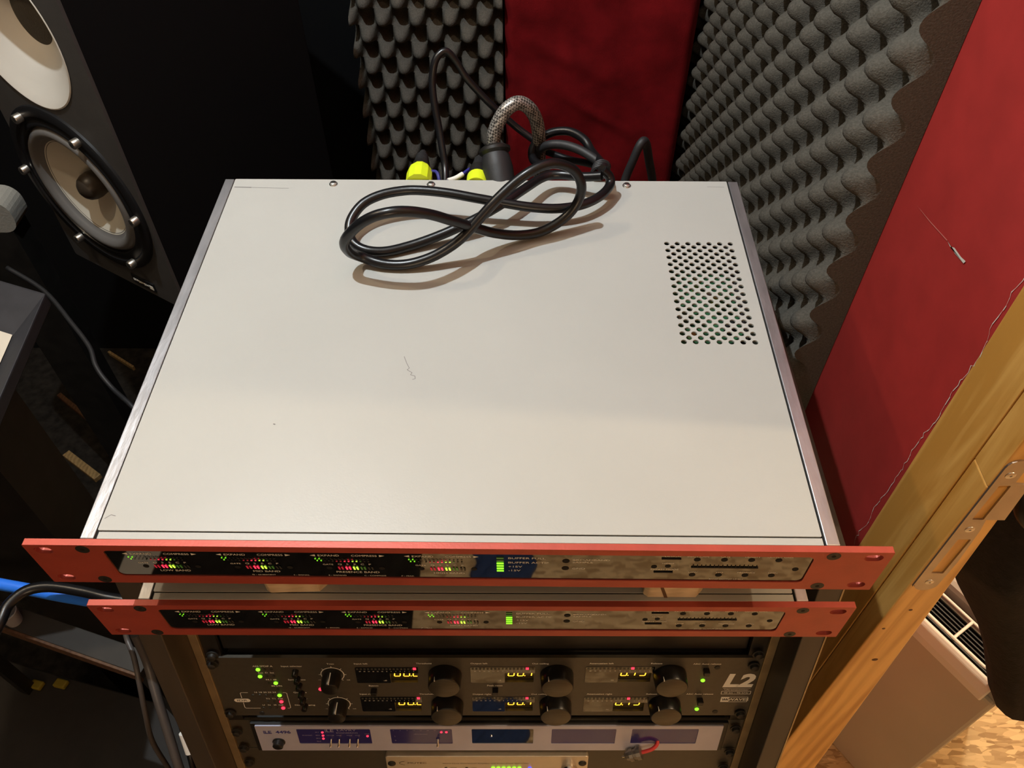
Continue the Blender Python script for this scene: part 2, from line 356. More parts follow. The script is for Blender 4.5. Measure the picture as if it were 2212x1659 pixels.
for i in range(nu+1):
    for j in range(nv+1):
        x = 8+292*i/nu; z = -800+1000*j/nv
        e = min(1, min(i, nu-i)/3)
        d = 3*math.sin(x*.035+z*.012)+2.2*math.sin(z*.03-x*.02)+1.5*math.sin(x*.08+z*.05)
        f1 = (z+330)+(x-160)*.62; d += 6*math.exp(-(f1/7)**2)*max(0, 1-abs(x-165)/70)
        f2 = (z+235)+(x-110)*.45; d += 4*math.exp(-(f2/12)**2)*max(0, 1-abs(x-110)/90)
        vs.append((x, 992+(1-e)**2*14-d*e, z))
W = nv+1; fs = [(i*W+j, (i+1)*W+j, (i+1)*W+j+1, i*W+j+1) for i in range(nu) for j in range(nv)]
m.add(vs, fs, True); m.box(9, 299, 1004, 1060, -799, 199)
world_thing('velvet_panel', m, 'velvet', 'tall panel upholstered in dark red velvet on the back wall', 'acoustic panel')

# ------------------------------------------------------------------ the two red-fronted units
def led_box(m, x, z, w_, h, y0=.35, y1=.62, sh=0):
    m.add([(x-w_/2+sh*h/2, y0, z-h/2), (x+w_/2+sh*h/2, y0, z-h/2), (x+w_/2-sh*h/2, y0, z+h/2), (x-w_/2-sh*h/2, y0, z+h/2)], [(0, 1, 2, 3)])
def unit(name, loc, rotz, label):
    T = thing(name, loc, label, 'audio processor', 'red-fronted audio processors', rotz=rotz)
    cv = lambda u, v, a: (u, a, v)
    loops = [rrect(-241.3, 241.3, -43.7, 0, .6, 2), rrect(-199, 199, -35.6, -5.9, 3.5)]
    for x in (-231.5, 231.5):
        for z in (-6.2, -37.6): loops.append(rrect(x-5.2, x+5.2, z-3.3, z+3.3, 3.25))
    fp = holed(loops, 0, 4, cv).build('front_panel', 'red', T, .25)
    for x, z in ((-208.9, -4.6), (-209.5, -39.6), (208.9, -4.6), (209.5, -39.6)):
        sc = MB().lathe((x, .3, z), (0, -1, 0), [(0, 3.9), (.42, 3.9)], 20).build('panel_screw', 'black_screw', fp)
        MB().lathe((x, -.14, z), (0, -1, 0), [(0, 1.3), (.04, 1.3)], 6).build('hex_socket', 'hole', sc)
    MB().box(-199.6, 199.6, .7, 2.6, -36.2, -5.4).build('display_window', 'acrylic', fp)
    T_ = MB(); W_ = MB(); gr = MB(); gd = MB(); lm = MB(); rd = MB(); rdd = MB(); of = MB(); ho = MB()
    yy = .55
    def tri(x, z, s):
        T_.add([(x, yy, z), (x-s*3, yy, z+1.1), (x-s*3, yy, z-1.1)], [(0, 1, 2)])
    for i, (b, nm) in enumerate(((-189, 'LOW BAND'), (-136, 'MID BAND'), (-83, 'PRESENCE BAND'), (-30, 'HIGH BAND'))):
        tri(b, -9.9, -1); tri(b+42, -9.9, 1)
        put_text(T_, 'EXPAND', b+10.5, -9.9, 1.9, yy, wide=1.15); put_text(T_, 'COMPRESS', b+30.5, -9.9, 1.9, yy, wide=1.1)
        for k in range(10):
            x = b+2.5+2.2*k
            led_box(gr if k < 2 else of, x, -13.4, .75, .75); led_box(gr if k < (1 if i < 2 else 2) else of, x+.8, -15.6, .75, .75)
        for k, (mm, z) in enumerate(((of, -15.6), (rdd, -15.6), (rdd, -15.6), (rd, -15.6), (rd, -15.6), (lm, -15.6), (lm, -15.6), (gd, -15.6), (of, -15.6), (of, -15.6))):
            led_box(mm, b+12+2.25*k, z-.6, .95, .85); led_box(of if k not in (4, 5) else rdd, b+12+2.25*k, z+1.6, .9, .8)
        put_text(T_, 'GATE', b+8.6, -20.2, 1.4, yy, wide=1.2)
        for k, (ch, mm) in enumerate((('Q', rdd), ('S', rd), ('E', lm), ('C', gd), ('P', of))):
            x = b+15.4+4.3*k; put_text(T_, ch, x, -19.8, 1.6, yy, wide=1.3)
            for q in (-.95, .95): led_box(mm, x+q, -24.2, 1.0, 3.3, sh=.12)
        put_text(T_, nm, b+24.5, -29.0, 2.0, yy, wide=1.15)
        ho.lathe((b+8.8, yy, -24.4), (0, -1, 0), [(0, 1.7), (.02, 1.7)], 16); ho.lathe((b+39, yy, -24.2), (0, -1, 0), [(0, 1.7), (.02, 1.7)], 16)
    for x, s in ((-114, 'Q - QUIESCENT'), (-92, 'S - SIGNAL'), (-71, 'E - EXPAND'), (-49, 'C - COMPRESS'), (-30, 'P - PEAK')): put_text(T_, s, x, -33.2, 1.1, yy, wide=1.25)
    for k in range(6): led_box(gr if k > 1 else gd, 24, -11.0-2.9*k, 4.0, 1.5)
    for s, z in (('BUFFER FULL', -11.0), ('BUFFER ACTIF', -16.0), ('+15V', -20.7), ('-15V', -25.3)): put_text(T_, s, 28.6, z, 1.9, yy, 'l', wide=1.35)
    for z in (-13.8, -22.2): ho.lathe((61.2, yy, z), (0, -1, 0), [(0, 2.1), (.02, 2.1)], 18)
    put_text(T_, 'BROADBAND', 65, -12.2, 1.7, yy, 'l', wide=1.4); put_text(T_, 'SAMPLE', 65, -15, 1.7, yy, 'l', wide=1.4); put_text(T_, 'GND', 65, -22.2, 1.7, yy, 'l', wide=1.4)
    put_text(T_, 'DESIGN', 120.5, -7.3, 1.3, yy, wide=1.4); led_box(ho, 120, -9.9, 11, 1.5)
    put_text(T_, 'NOISE', 119, -15.2, 1.3, yy, wide=1.3); put_text(T_, 'BYPASS MODE', 117.8, -22.2, 1.4, yy, wide=1.25); led_box(ho, 117.5, -25.4, 11, 1.6)
    for x, z, r in ((111.5, -19.4, 1.7), (119.3, -18.7, 1.7), (192, -20.9, 1.8)): ho.lathe((x, yy, z), (0, -1, 0), [(0, r), (.02, r)], 16)
    led_box(ho, 151.5, -19.3, 38, 1.6)
    for k in range(16): led_box(ho, 133.5+2.4*k, -17.8, .5, 1.6 if k % 4 else 2.4)
    for x, a, b in ((134.6, 'INPUT GAIN', 'LOW'), (149.8, 'GATE', 'MID'), (165, 'DENSITY', 'PRESENCE'), (180.2, 'OUTPUT GAIN', 'HIGH')):
        put_text(T_, a, x, -7.2, 1.3, yy, wide=1.15); put_text(T_, b, x, -25.2, 1.3, yy, wide=1.2)
        for z in (-10.8, -28.6): ho.lathe((x, yy, z), (0, -1, 0), [(0, 1.9), (.02, 1.9)], 16)
    put_text(T_, 'BAND OUTPUT LEVELS', 155, -33.2, 1.1, yy, wide=1.2)
    tag(T_.build('lettering', 'print', fp), kind='stuff'); tag(ho.build('panel_openings', 'hole', fp), kind='stuff')
    for nm, mm, mt in (('green_lights', gr, 'green_on'), ('dim_green_lights', gd, 'green_dim'), ('yellow_lights', lm, 'lime_on'), ('red_lights', rd, 'red_on'), ('dim_red_lights', rdd, 'red_dim'), ('unlit_lights', of, 'off')):
        tag(mm.build(nm, mt, fp), kind='stuff')
    # chassis
    MB().box(-203, 203, 4, 341, -43.2, -42).box(-203, 203, 339.6, 341, -43, -.7).build('chassis', 'steel_dark', T)
    for s in (-1, 1):
        a, b = sorted((s*203.4+1, s*211+1)); MB().box(a, b, 4, 341.3, -43, .6).build('side_rail', 'alu', T, .5)
        a, b = sorted((s*202.0+1, s*203.2+1)); MB().box(a, b, 4, 341, -3, -.6).build('seam', 'hole', T)
    vents = []
    for r in range(27):
        y = 261.8-103.2*r/26
        for k in range(7 if r % 2 == 0 else 6): vents.append(circ(145.2+8.02*k+(4.01 if r % 2 else 0), y, 2.05, 12))
    holed([rrect(-201.6, 203, 9.3, 341.4, .8, 2)]+vents, -.6, .6, lambda u, v, a: (u, v, a)).build('top_cover', 'cream', T, .12)
    MB().box(-200.6, 203, 4, 8.5, -1.2, .35).build('front_lip', 'cream', T, .15)
    for x in (-119.5, -39.4, 120.6):
        sc = MB().lathe((x, 334.8, .6), (0, 0, 1), [(0, 3.6), (.5, 3.5), (.5, 2.7), (1.8, 2.5), (2.1, 1.9)], 18).build('cover_screw', 'screw', T)
        MB().box(x-1.7, x+1.7, 334.4, 335.2, 2.4, 2.75).build('slot', 'hole', sc)
    pb = MB().box(60, 200, 30, 330, -34, -32).build('circuit_board', 'pcb', T)
    for k in range(16):
        x, y = random.uniform(146, 194), random.uniform(160, 262); h = random.uniform(3, 14)
        if k % 3 == 0: MB().lathe((x, y, -32), (0, 0, 1), [(0, 3), (h, 3)], 10).build('component', 'gold', pb)
        else: MB().box(x-3, x+4, y-2, y+6, -32, -32+h).build('component', ('hole', 'pcb', 'screw', 'hole')[k % 4], pb)
    return T
unit('rack_unit', (0, 0, 0), 0, 'upper red-fronted rack unit with cream top carrying a coiled black cable')
unit('rack_unit', (4.73, 3.23, -77.69), .0074, 'lower red-fronted rack unit with wooden blocks standing on its cream top')
cov = [o for o in COL.objects if o.name == 'top_cover'][0]
m = MB()
def mark(pts, w_):
    for a, b in zip(pts, pts[1:]):
        v = Vector((b[0]-a[0], b[1]-a[1])); n = Vector((-v.y, v.x)).normalized()*w_/2
        m.add([(a[0]+n.x, a[1]+n.y, .66), (b[0]+n.x, b[1]+n.y, .66), (b[0]-n.x, b[1]-n.y, .66), (a[0]-n.x, a[1]-n.y, .66)], [(0, 1, 2, 3)])
mark([(-42.7, 143.3), (-40.3, 137), (-38.3, 132.9), (-39.6, 131.4), (-36.1, 128.9), (-37, 127), (-34, 126.1), (-33.6, 123.7), (-35.4, 123)], .35)
mark([(-200, 330.2), (-186, 329.8)], 1.0); mark([(-186, 329.8), (-155, 328.9)], .4); mark([(-200.2, 16.8), (-197.3, 19.3), (-194.5, 18.6)], .4); mark([(-118.4, 85.6), (-117, 85.1)], .8); mark([(186, 334), (200, 333.6)], .3)
tag(m.build('scuff_marks', M('grey_scuff', (.16, .155, .15), .6), cov), kind='stuff')
# spacer blocks
for x0, x1, y0, lb, rz in ((-125, -86, 13, 'rough pale wooden spacer block between the red units nearer the blue cable', .02), (113, 151, 12, 'pale wooden spacer block with a dark diagonal crack between the red units', -.02)):
    T = thing('wooden_block', ((x0+x1)/2, y0, -77), lb, 'wooden block', 'spacer blocks between the red units', rotz=rz)
    h = (x1-x0)/2
    bl = MB().prism([(-h, 0), (-h+3, -2.2), (h-5, -1.5), (h, 4), (h-1, 95), (-h-2, 95)], 0, 33.2, 'z').build('block', 'block', T, .8)
    if x0 > 0: MB().add([(-h+3.2, -2.6, 33), (-h+5.2, -2.6, 33), (-h+15.4, -2.3, 0.5), (-h+13.2, -2.3, .5)], [(0, 1, 2, 3)]).build('crack', M('dark_crack', (.12, .06, .025), .8), T)

# ------------------------------------------------------------------ tilted equipment rack and its gear
RC = Vector((6.72, 53.16, -280.0)); RX = Vector((.99989, .0131, -.0059)).normalized()
RU = Vector((.00297, .21496, .97662)); RN = RU.cross(RX).normalized(); RU = RX.cross(RN).normalized()
def rmat(d=0):                                        # local frame: x along the panel, y into the rack, z up the slope
    p = RC-RU*d; m = Matrix((RX, RN, RU)).transposed().to_4x4(); m.translation = G(*p); return m
def to_loc(Y, Z):                                     # world Y, Z (mm) -> rack-local y, z
    P = Vector((RC.x, Y, Z))-RC; return P.dot(RN), P.dot(RU)
R = thing('equipment_rack', None, 'dark wooden rack cabinet with sloping front holding the audio gear', 'equipment rack', mat=rmat())
fy = -32
def zt(y): return (-122-RC.z-RN.z*y)/RU.z             # local z of the horizontal top at local y
def zb(y): return (-994-RC.z-RN.z*y)/RU.z
for s in (-1, 1):
    a, b = sorted((s*246, s*264)); MB().prism([(fy, zt(fy)), (fy, zb(fy)), (330, zb(330)), (330, zt(330))], a, b, 'x').build('side_board', 'dark_brown', R, .8)
    a, b = sorted((s*238.5, s*245.8)); MB().box(a, b, -1.5, 1.5, -560, 60).build('rack_rail', 'brass', R, .3)
    a, b = sorted((s*225, s*245.6)); MB().box(a, b, 1.5, 5, -560, 60).build('mounting_rail', 'black_metal', R)
    if s > 0: MB().box(263.6, 264.8, fy-.4, fy+1, zb(fy)+2, zt(fy)-1).build('edge_strip', 'brass', R)
MB().prism([(30, zt(30)), (30, zt(30)-17), (330, zt(330)-17), (330, zt(330))], -246, 246, 'x').build('top_board', 'dark_brown', R, .8)
MB().prism([(310, zt(310)-18), (310, zb(310)), (322, zb(322)), (322, zt(322)-18)], -245.5, 245.5, 'x').build('back_board', 'dark_brown', R)
MB().prism([(-20, zb(-20)+18), (-20, zb(-20)), (300, zb(300)), (300, zb(300)+18)], -245.5, 245.5, 'x').build('base_board', 'dark_brown', R)
cb = MB().box(224, 246, -17, 6, 146, 164).build('corner_bracket', 'black_metal', R, 1)
for i, (x, d) in enumerate(((-230.5, -6), (231.5, -8), (-233, 6), (231, 9), (-233, 81), (231.5, 82), (-233, 112), (231.6, 107), (-232, 140), (232.6, 148), (-231.5, 166), (231, 176))):
    sc = MB().lathe((x, -1.6, -d), (0, -1, 0), [(0, 5.2), (1, 5.2), (1.2, 3.8), (3.6, 3.4), (4.2, 2.2)], 16).build('rack_screw', 'black_screw', R)
def dev(name, d, label, cat): return thing(name, None, label, cat, mat=rmat(d))
# blank strip above the limiter
T = dev('blank_panel', -47, 'black vented blank panel above the bronze-grey limiter', 'rack panel')
MB().box(-224.5, 224.5, 7, 10, -44, 0).build('plate', 'black_metal', T, .5)
for x in (-199, -96, 5, 100): MB().lathe((x, 7, -22), (0, -1, 0), [(0, 3), (.8, 2.8), (1.2, 1.6)], 14).build('screw', 'black_screw', T)
# --- two-unit limiter
T = dev('limiter', 0, 'dark bronze-grey limiter with six large knobs and amber displays', 'audio processor')
disp = [(-112.8, -58.3, 13.6), (-112.8, -57.9, 58.1), (-13, 43, 13.2), (-12.5, 43.5, 58.1), (87, 146.5, 12.8), (88, 145.6, 58.6)]
digx = [(-83, -59.5), (-82.5, -59), (17, 42), (17, 42), (116, 144.5), (115, 143)]
loops = [rrect(-241.2, 241.2, -88, 0, .8, 2)]+[rrect(a, b, -(d+22.6), -(d+8.6), .6, 2) for (x0, x1, d), (a, b) in zip(disp, digx)]
fp = holed(loops, 0, 3, lambda u, v, a: (u, a, v)).build('front_panel', 'l2', T, .2)
MB().box(-222, 222, 7.6, 280, -86, -2).build('chassis', 'steel_dark', T)
SEG = dict(zip('0123456789', ('abcdef', 'bc', 'abged', 'abgcd', 'fgbc', 'afgcd', 'afgedc', 'abc', 'abcdefg', 'abcdfg')))
def seg7(m, ch, x, z, w_, h, y, th=.9, sh=.12):
    g = dict(a=(0, h, w_, h), b=(w_, h/2, w_, h), c=(w_, 0, w_, h/2), d=(0, 0, w_, 0), e=(0, 0, 0, h/2), f=(0, h/2, 0, h), g=(0, h/2, w_, h/2))
    for k in SEG[ch]:
        x0, z0_, x1, z1_ = g[k]
        q = [(x0-th/2, z0_+th*.3), (x1+th/2, z0_+th*.3), (x1+th/2, z1_-th*.3), (x0-th/2, z1_-th*.3)] if x0 == x1 else [(x0+th*.3, z0_-th/2), (x1-th*.3, z0_-th/2), (x1-th*.3, z0_+th/2), (x0+th*.3, z0_+th/2)]
        m.add([(x+a+b*sh, y, z+b) for a, b in q], [(0, 1, 2, 3)])
vals = ['00.0', '00.0', '00.1', '00.1', '0.15', '0.15']; ledx = [-61.3, -60.7, 36.2, 36.6, 127.4, 127.8]
txt = MB()
for (x0, x1, d), (a, b), v, lx in zip(disp, digx, vals, ledx):
    D = MB(); D.prism(rrect(x0, a-.3, -(d+22.8), -d, 1.2, 3), -.4, .3, 'y'); D.box(a-.4, x1, -.4, .3, -(d+8.5), -d); dp = D.build('display', 'acrylic', T)
    MB().box(a, b, 3.6, 7, -(d+22.6), -(d+4)).build('digit_window', 'amber_back', dp)
    MB().box(a, b, 3, 3.7, -(d+23.4), -(d+22.6)).build('ledge', 'acrylic', dp)
    m = MB(); x = a+2.6
    for ch in v:
        if ch == '.': m.add([(x-2.1, 3.5, -(d+18.6)), (x-1.2, 3.5, -(d+18.6)), (x-1.2, 3.5, -(d+17.6)), (x-2.1, 3.5, -(d+17.6))], [(0, 1, 2, 3)]); continue
        seg7(m, ch, x if ch != '1' else x-1, -(d+18.4), 5, 9.5, 3.5); x += 8.2
    m.build('digits', 'amber', dp)
    m = MB()
    for k in range(17): m.box(x0+2+(x1-x0-4)*k/16-.9, x0+2+(x1-x0-4)*k/16+.9, -.6, -.4, -(d+3.2), -(d+.9))
    tag(m.build('level_segments', 'off', dp), kind='stuff')
    MB().box(lx-1.3, lx+1.3, -.9, -.4, -(d+1.9)-.9, -(d-.7)-.9).build('peak_light', 'red_on', dp)
    put_text(txt, 'ms' if x0 > 60 else '-dB', a-5, -(d+19), 1.5, -.45)
    for k, s in enumerate('60 30 24 18 12 10 8 6 4 3 2 1 0'.split()): put_text(txt, s, x0+4+k*(x1-x0-8)/12, -(d+5.6), 1.2, -.45)
for x, d in ((-35.2, 24), (-35, 69), (62, 24), (62.3, 69), (160.3, 24), (160.8, 69)):
    k = MB().lathe((x, -.1, -d), (0, -1, 0), [(0, 14.2), (1, 14.6), (12.6, 13.9), (13.6, 13.2)], 40).build('knob', 'knob', T)
    MB().lathe((x, -13.6, -d), (0, -1, 0), [(0, 13.2), (.25, 12.7)], 40).build('knob_face', 'knob_cap', k)
    MB().box(x-8.2, x-7.4, -13.9, -10, -d+10.4, -d+11.6).build('pointer', 'white_print', k)
for x, d in ((-133.2, 24.2), (-132.9, 69.1)):
    k = MB().lathe((x, -.1, -d), (0, -1, 0), [(0, 8.4), (3, 8.6), (14, 7.7), (15, 7.1)], 32).build('trim_knob', 'knob', T)
    MB().lathe((x, -15, -d), (0, -1, 0), [(0, 7.1), (.2, 6.6)], 32).build('knob_face', 'knob', k)
    MB().box(x-.4, x+.4, -15.1, -4, -d+7.3, -d+8.6).build('pointer', 'white_print', k)
    m = MB()
    for q in range(40):
        t0, t1 = [math.radians(-45+270*(q+e)/40) for e in (0, 1.05)]
        m.add([(x+r*math.cos(t_), -.12, -d+r*math.sin(t_)) for t_, r in ((t0, 9.6), (t1, 9.6), (t1, 10.3), (t0, 10.3))], [(0, 1, 2, 3)])
    for q in range(7):
        t_ = math.radians(-45+45*q); c2, s2 = math.cos(t_), math.sin(t_)
        m.add([(x+r*c2+e*s2, -.12, -d+r*s2-e*c2) for r, e in ((10.2, .3), (12, .3), (12, -.3), (10.2, -.3))], [(0, 1, 2, 3)])
    tag(m.build('dial_ring', 'white_print', T), kind='stuff')
    put_text(txt, '-12', x-12.5, -d-8, 1.3, -.12); put_text(txt, '0dB', x+13, -d-8, 1.3, -.12)
for x, d in ((-99.1, 47), (8.3, 46), (191.1, 17), (192, 62)):
    b = MB().box(x-2.6, x+2.6, -5.5, -.05, -d-2.4, -d+2.4).build('push_button', 'knob', T, .5)
for k, (x, d) in enumerate(((-164.5, 19), (-164.3, 29), (-164.2, 39), (-164, 51), (-164, 61), (-163.8, 71))):
    MB().lathe((x, -.05, -d), (0, -1, 0), [(0, 2.9), (5.5, 2.6), (6, 2.1)], 14).build('push_button', 'knob', T)
def led(T, x, d, mat, r=1.7, nm='light'): MB().lathe((x, -.05, -d), (0, -1, 0), [(0, r), (.7, r), (1.3, r*.6)], 14).build(nm, mat, T)
for x, d in ((-196.6, 16.7), (-196.6, 26.8), (-184.6, 36.7), (-184.4, 55.5), (190.6, 32.6), (191.5, 77.4)): led(T, x, d, 'green_on', 1.9, 'green_light')
for x, d in ((-184.4, 65.4), (-184.4, 75.5), (-146.5, 45.9)): led(T, x, d, 'red_on', 1.8, 'red_light')
m = MB()
for x, d in ((-191, 16.7), (-185, 16.7), (-190.5, 26.8), (-184.5, 26.8), (-190.4, 36.7), (-184.4, 46.2), (-208, 55.5), (-202, 55.5), (-196, 55.5), (-190, 55.5), (-196, 65.4), (-190.3, 65.4), (-202, 75.5), (-196, 75.5), (-190.2, 75.5)):
    m.lathe((x, -.05, -d), (0, -1, 0), [(0, 1.4), (.7, 1.3)], 10)
tag(m.build('unlit_lights', 'off', T), kind='stuff')
for s, x, d in (('AES SPDIF A', -192.0, 12), ('Ext  D  Int', -190.5, 21.5), ('44.1 48', -188, 31.8), ('88.2/96', -184.5, 41.3), ('16 18 20 22 24', -196.5, 51), ('T2  T1  Off', -190, 61), ('U   N   M  Off', -193, 71),
                ('Input selector', -167, 12), ('Sample rate', -165.5, 31.8), ('Quantize', -165.5, 51.2), ('Dither', -164.5, 61), ('Noise shaping', -164, 71),
                ('Trim', -133.3, 8.7), ('Input left', -107, 8.4), ('Threshold', -53, 8), ('Bypass', -99.1, 40.9), ('Input right', -106, 53.8), ('Threshold', -53, 53.8), ('Output left', -5.4, 8), ('Out ceiling', 47.5, 8.2),
                ('Peak reset', 8, 40.7), ('Output right', -3.7, 54), ('Out ceiling', 47.5, 54), ('ARC Auto release', 191.1, 8.7), ('ARC Auto release', 191, 53.8), ('Release', 147.5, 8), ('Release', 148, 53.8), ('Attenuation left', 100, 8), ('Attenuation right', 101.3, 53.8)):
    put_text(txt, s, x, -d, 2.0, -.12, wide=1.12, bold=.008)
def bar(m, x0, z0_, x1, z1_, w_=.55, y=-.12):
    v = Vector((x1-x0, z1_-z0_)); n = Vector((-v.y, v.x)).normalized()*w_/2
    m.add([(x0+n.x, y, z0_+n.y), (x1+n.x, y, z1_+n.y), (x1-n.x, y, z1_-n.y), (x0-n.x, y, z0_-n.y)], [(0, 1, 2, 3)])
for q in ((-219, -60, -219, -52.5), (-219, -52.5, -218, -51.6), (-218, -51.6, -212, -51.6), (-219, -67, -219, -75), (-219, -75, -218, -76), (-218, -76, -205, -76), (-181, -51.6, -178.6, -51.6), (-178.6, -51.6, -177.6, -52.6), (-177.6, -52.6, -177.6, -75), (-177.6, -75, -178.6, -76), (-178.6, -76, -180.5, -76)): bar(txt, *q)
plate(txt, rrect(-226.5, -212, -66.4, -61, 2.7, 5), -.1)
put_text(txt, 'L2', 223, -33.2, 18.0, -.12, bold=.045, shear=.18, wide=1.02)
put_text(txt, 'Ultramaximizer', 222.9, -47.2, 1.9, -.12, wide=1.25)
bar(txt, 210.5, -45.3, 235, -45.3, .4)
for q in ((210, -49.5, 236, -49.5), (210, -54, 236, -54), (210, -49.5, 210, -54), (236, -49.5, 236, -54)): bar(txt, *q)
put_text(txt, '48 bit - 96 kHz', 223, -51.8, 2.0, -.12, wide=1.25)
for q in ((211, -58.6, 235, -58.6), (211, -66, 235, -66), (235, -58.6, 235, -66)): bar(txt, *q)
plate(txt, [(211, -66), (218.4, -66), (218.4, -58.6), (211, -58.6)], -.12)
put_text(txt, 'WAVES', 226.7, -62.3, 3.6, -.14, wide=1.1, bold=.02)
tag(txt.build('lettering', 'white_print', T), kind='stuff')
m = MB(); put_text(m, 'IDR', -219.3, -63.7, 2.8, -.14, wide=1.5)
for k in range(3):
    bar(m, 212.4+k*1.8, -60.6, 213.3+k*1.8, -64, .6, -.16); bar(m, 213.3+k*1.8, -64, 214.2+k*1.8, -60.6, .6, -.16)
m.build('dark_lettering', 'hole', T)
m = MB()
for x, d in ((200.5, 14), (209, 82), (-205, 84)): m.lathe((x, 0, -d), (0, -1, 0), [(0, 2.6), (.5, 2.4)], 14)
tag(m.build('panel_screws', 'black_screw', T), kind='stuff')
# --- lavender converter
T = dev('converter', 97, 'pale lavender one-unit converter with blue windows under the limiter', 'audio converter')
MB().box(-241, 241, 1.4, 4, -48, -1).build('ear_panel', 'l2', T)
MB().box(-222, 222, 4, 260, -47, -3).build('chassis', 'steel_dark', T)
MB().box(-219, 224, -2, 1.1, -48.2, -1.2).build('bezel', 'black_metal', T, .6)
cw = [(-177, -108.5), (-90, -32.5), (-14.2, 43.3), (60.3, 120.4), (135.1, 197)]
fp = holed([rrect(-214.5, 219.3, -45.4, -3.4, .5, 2)]+[rrect(a, b, -33.6, -8.4, 1.2, 3) for a, b in cw], -3.4, -1.9, lambda u, v, a: (u, a, v)).build('front_panel', 'lav', T, .2)
for i, (a, b) in enumerate(cw): MB().box(a-.5, b+.5, -2.9, -2, -34, -8).build('window', 'acrylic' if i == 2 else 'bluewin', fp)
m = MB(); put_text(m, '4496', -189.6, -13.2, 4.4, -3.5, bold=.03, wide=1.1); put_text(m, 'LE', -203.5, -13.2, 4.2, -3.5, wide=1.1, bold=.02); bar(m, -207.5, -11, -207.5, -15.8, .9, -3.5); bar(m, -207.5, -15.6, -200.2, -15.6, .7, -3.5)
m.build('model_lettering', M('blue_print', (.03, .03, .22), .5), T)
m = MB(); put_text(m, 'LE', -146, -11.6, 4.6, -3.05, wide=1.1, bold=.01); bar(m, -150.3, -9.4, -150.3, -14.6, .5, -3.05); put_text(m, 'LAVRY', -130.5, -10.8, 3.0, -3.05, wide=1.4); put_text(m, 'ENGINEERING', -130.5, -15.4, 1.9, -3.05, wide=1.15)
put_text(m, 'M-SYNC', -168, -19.5, 1.8, -3.05)
for k, s in enumerate(('44.1', '48.0', '88.2', '96.0')): put_text(m, s, -158.5, -14.2-5.2*k, 1.6, -3.05)
for x, s in ((-146.4, 'CRYSTAL'), (-138.8, 'WIDE'), (-128.9, 'MODE'), (-121.2, 'SYNC'), (-112, 'LOCK')): put_text(m, s, x, -19.6 if s != 'LOCK' else -17, 1.2, -3.05)
for k in range(9): put_text(m, str(k*3+3), -87+6.4*k, -11.2, 1.4, -3.05)
put_text(m, 'HEADROOM', -62, -17.5, 1.6, -3.05); put_text(m, 'L', -86, -21, 1.8, -3.05); put_text(m, 'R', -86, -28.5, 1.8, -3.05)
tag(m.build('window_lettering', M('pale_violet_print', (.34, .32, .48), .5), T), kind='stuff')
MB().lathe((-196, -3.4, -29.6), (0, -1, 0), [(0, 6), (1, 6), (1.2, 5.2), (5.4, 4.9), (6, 4)], 24).build('power_button', 'knob', T)
for x, d in ((-153.3, 14.4), (-153.4, 19.8), (-153.7, 25), (-111.9, 20.7), (-42.5, 14), (-37.8, 14)): MB().lathe((x, -3, -d), (0, -1, 0), [(0, 1.25), (.6, 1)], 12).build('red_light', 'red_on', T)
for x in (-146.4, -138.8, -128.9, -121.2, -46.2):
    s2 = MB().lathe((x, -2.9, -25.5), (0, -1, 0), [(0, 1.8), (1, 1.7)], 12).build('toggle_switch', 'bluewin', T)
    MB().lathe((x, -3.6, -25.5), (0, -.85, -.5), [(0, .8), (6, 1.1), (6.8, .7)], 10).build('lever', 'chrome', s2)
MB().lathe((4, -3, -21), (0, -1, 0), [(0, 1.3), (.8, 1)], 12).build('lens', 'chrome', T)
# --- bottom blank panel and small silver clock box
T = dev('blank_panel', 146, 'plain bronze-brown blank panel around the silver clock box', 'rack panel')
MB().box(-241, 241, 1.2, 4, -88, 0).build('plate', 'l2', T, .4)
T = dev('clock_generator', 147, 'small champagne-silver clock box with rows of green lights', 'clock generator')
MB().prism(rrect(-98, 97, -60, -2, 2.5, 4), -6, 1, 'y').build('front_panel', 'silver', T, .8)
m = MB(); put_text(m, 'MUTEC', -68, -13.4, 2.6, -6.2, wide=1.5); put_text(m, 'MC-7', -74.5, -24.5, 2.8, -6.2, wide=1.2, bold=.02)
put_text(m, 'Word Clock Distribution Amplifier and Audio Clock Generator', -2, -14.2, 1.7, -6.2, wide=1.3)
for q in range(14):
    t0, t1 = [math.radians(100+160*(q+e)/14) for e in (0, 1)]; bar(m, -79+6*math.cos(t0), -13.6+3.2*math.sin(t0), -79+6*math.cos(t1), -13.6+3.2*math.sin(t1), .6, -6.2)
for x, ss in ((-33, ('MODE', 'AUTO', '48.0')), (-13, ('LOCK', 'EXT REF', '')), (47, ('', 'INT', 'ERR')), (63, ('', 'REF', 'LOCK'))):
    for k, s in enumerate(ss): put_text(m, s, x, -22.5-4.6*k, 1.4, -6.2)
tag(m.build('lettering', M('brown_print', (.10, .075, .05), .6), T), kind='stuff')
for x in (-92.4, 91.6):
    sc = MB().lathe((x, -6, -13.8), (0, -1, 0), [(0, 3.9), (.9, 3.8), (1.6, 2.8)], 18).build('corner_screw', 'black_screw', T)
for x, d in [(-40.6, 27), (-20.5, 27)]+[(5.2+5.1*k, 22.5) for k in range(6)]: MB().lathe((x, -6, -d), (0, -1, 0), [(0, 1.9), (.8, 1.8), (1.4, 1)], 12).build('green_light', 'green_on', T)
MB().lathe((40.8, -6, -22.6), (0, -1, 0), [(0, 1.9), (1.3, 1)], 12).build('blue_light', 'blue_on', T)
for x in (40.8, 56.4): MB().lathe((x, -6, -31.4), (0, -1, 0), [(0, 1.9), (1.3, 1)], 12).build('red_light', 'red_on', T)
m = MB()
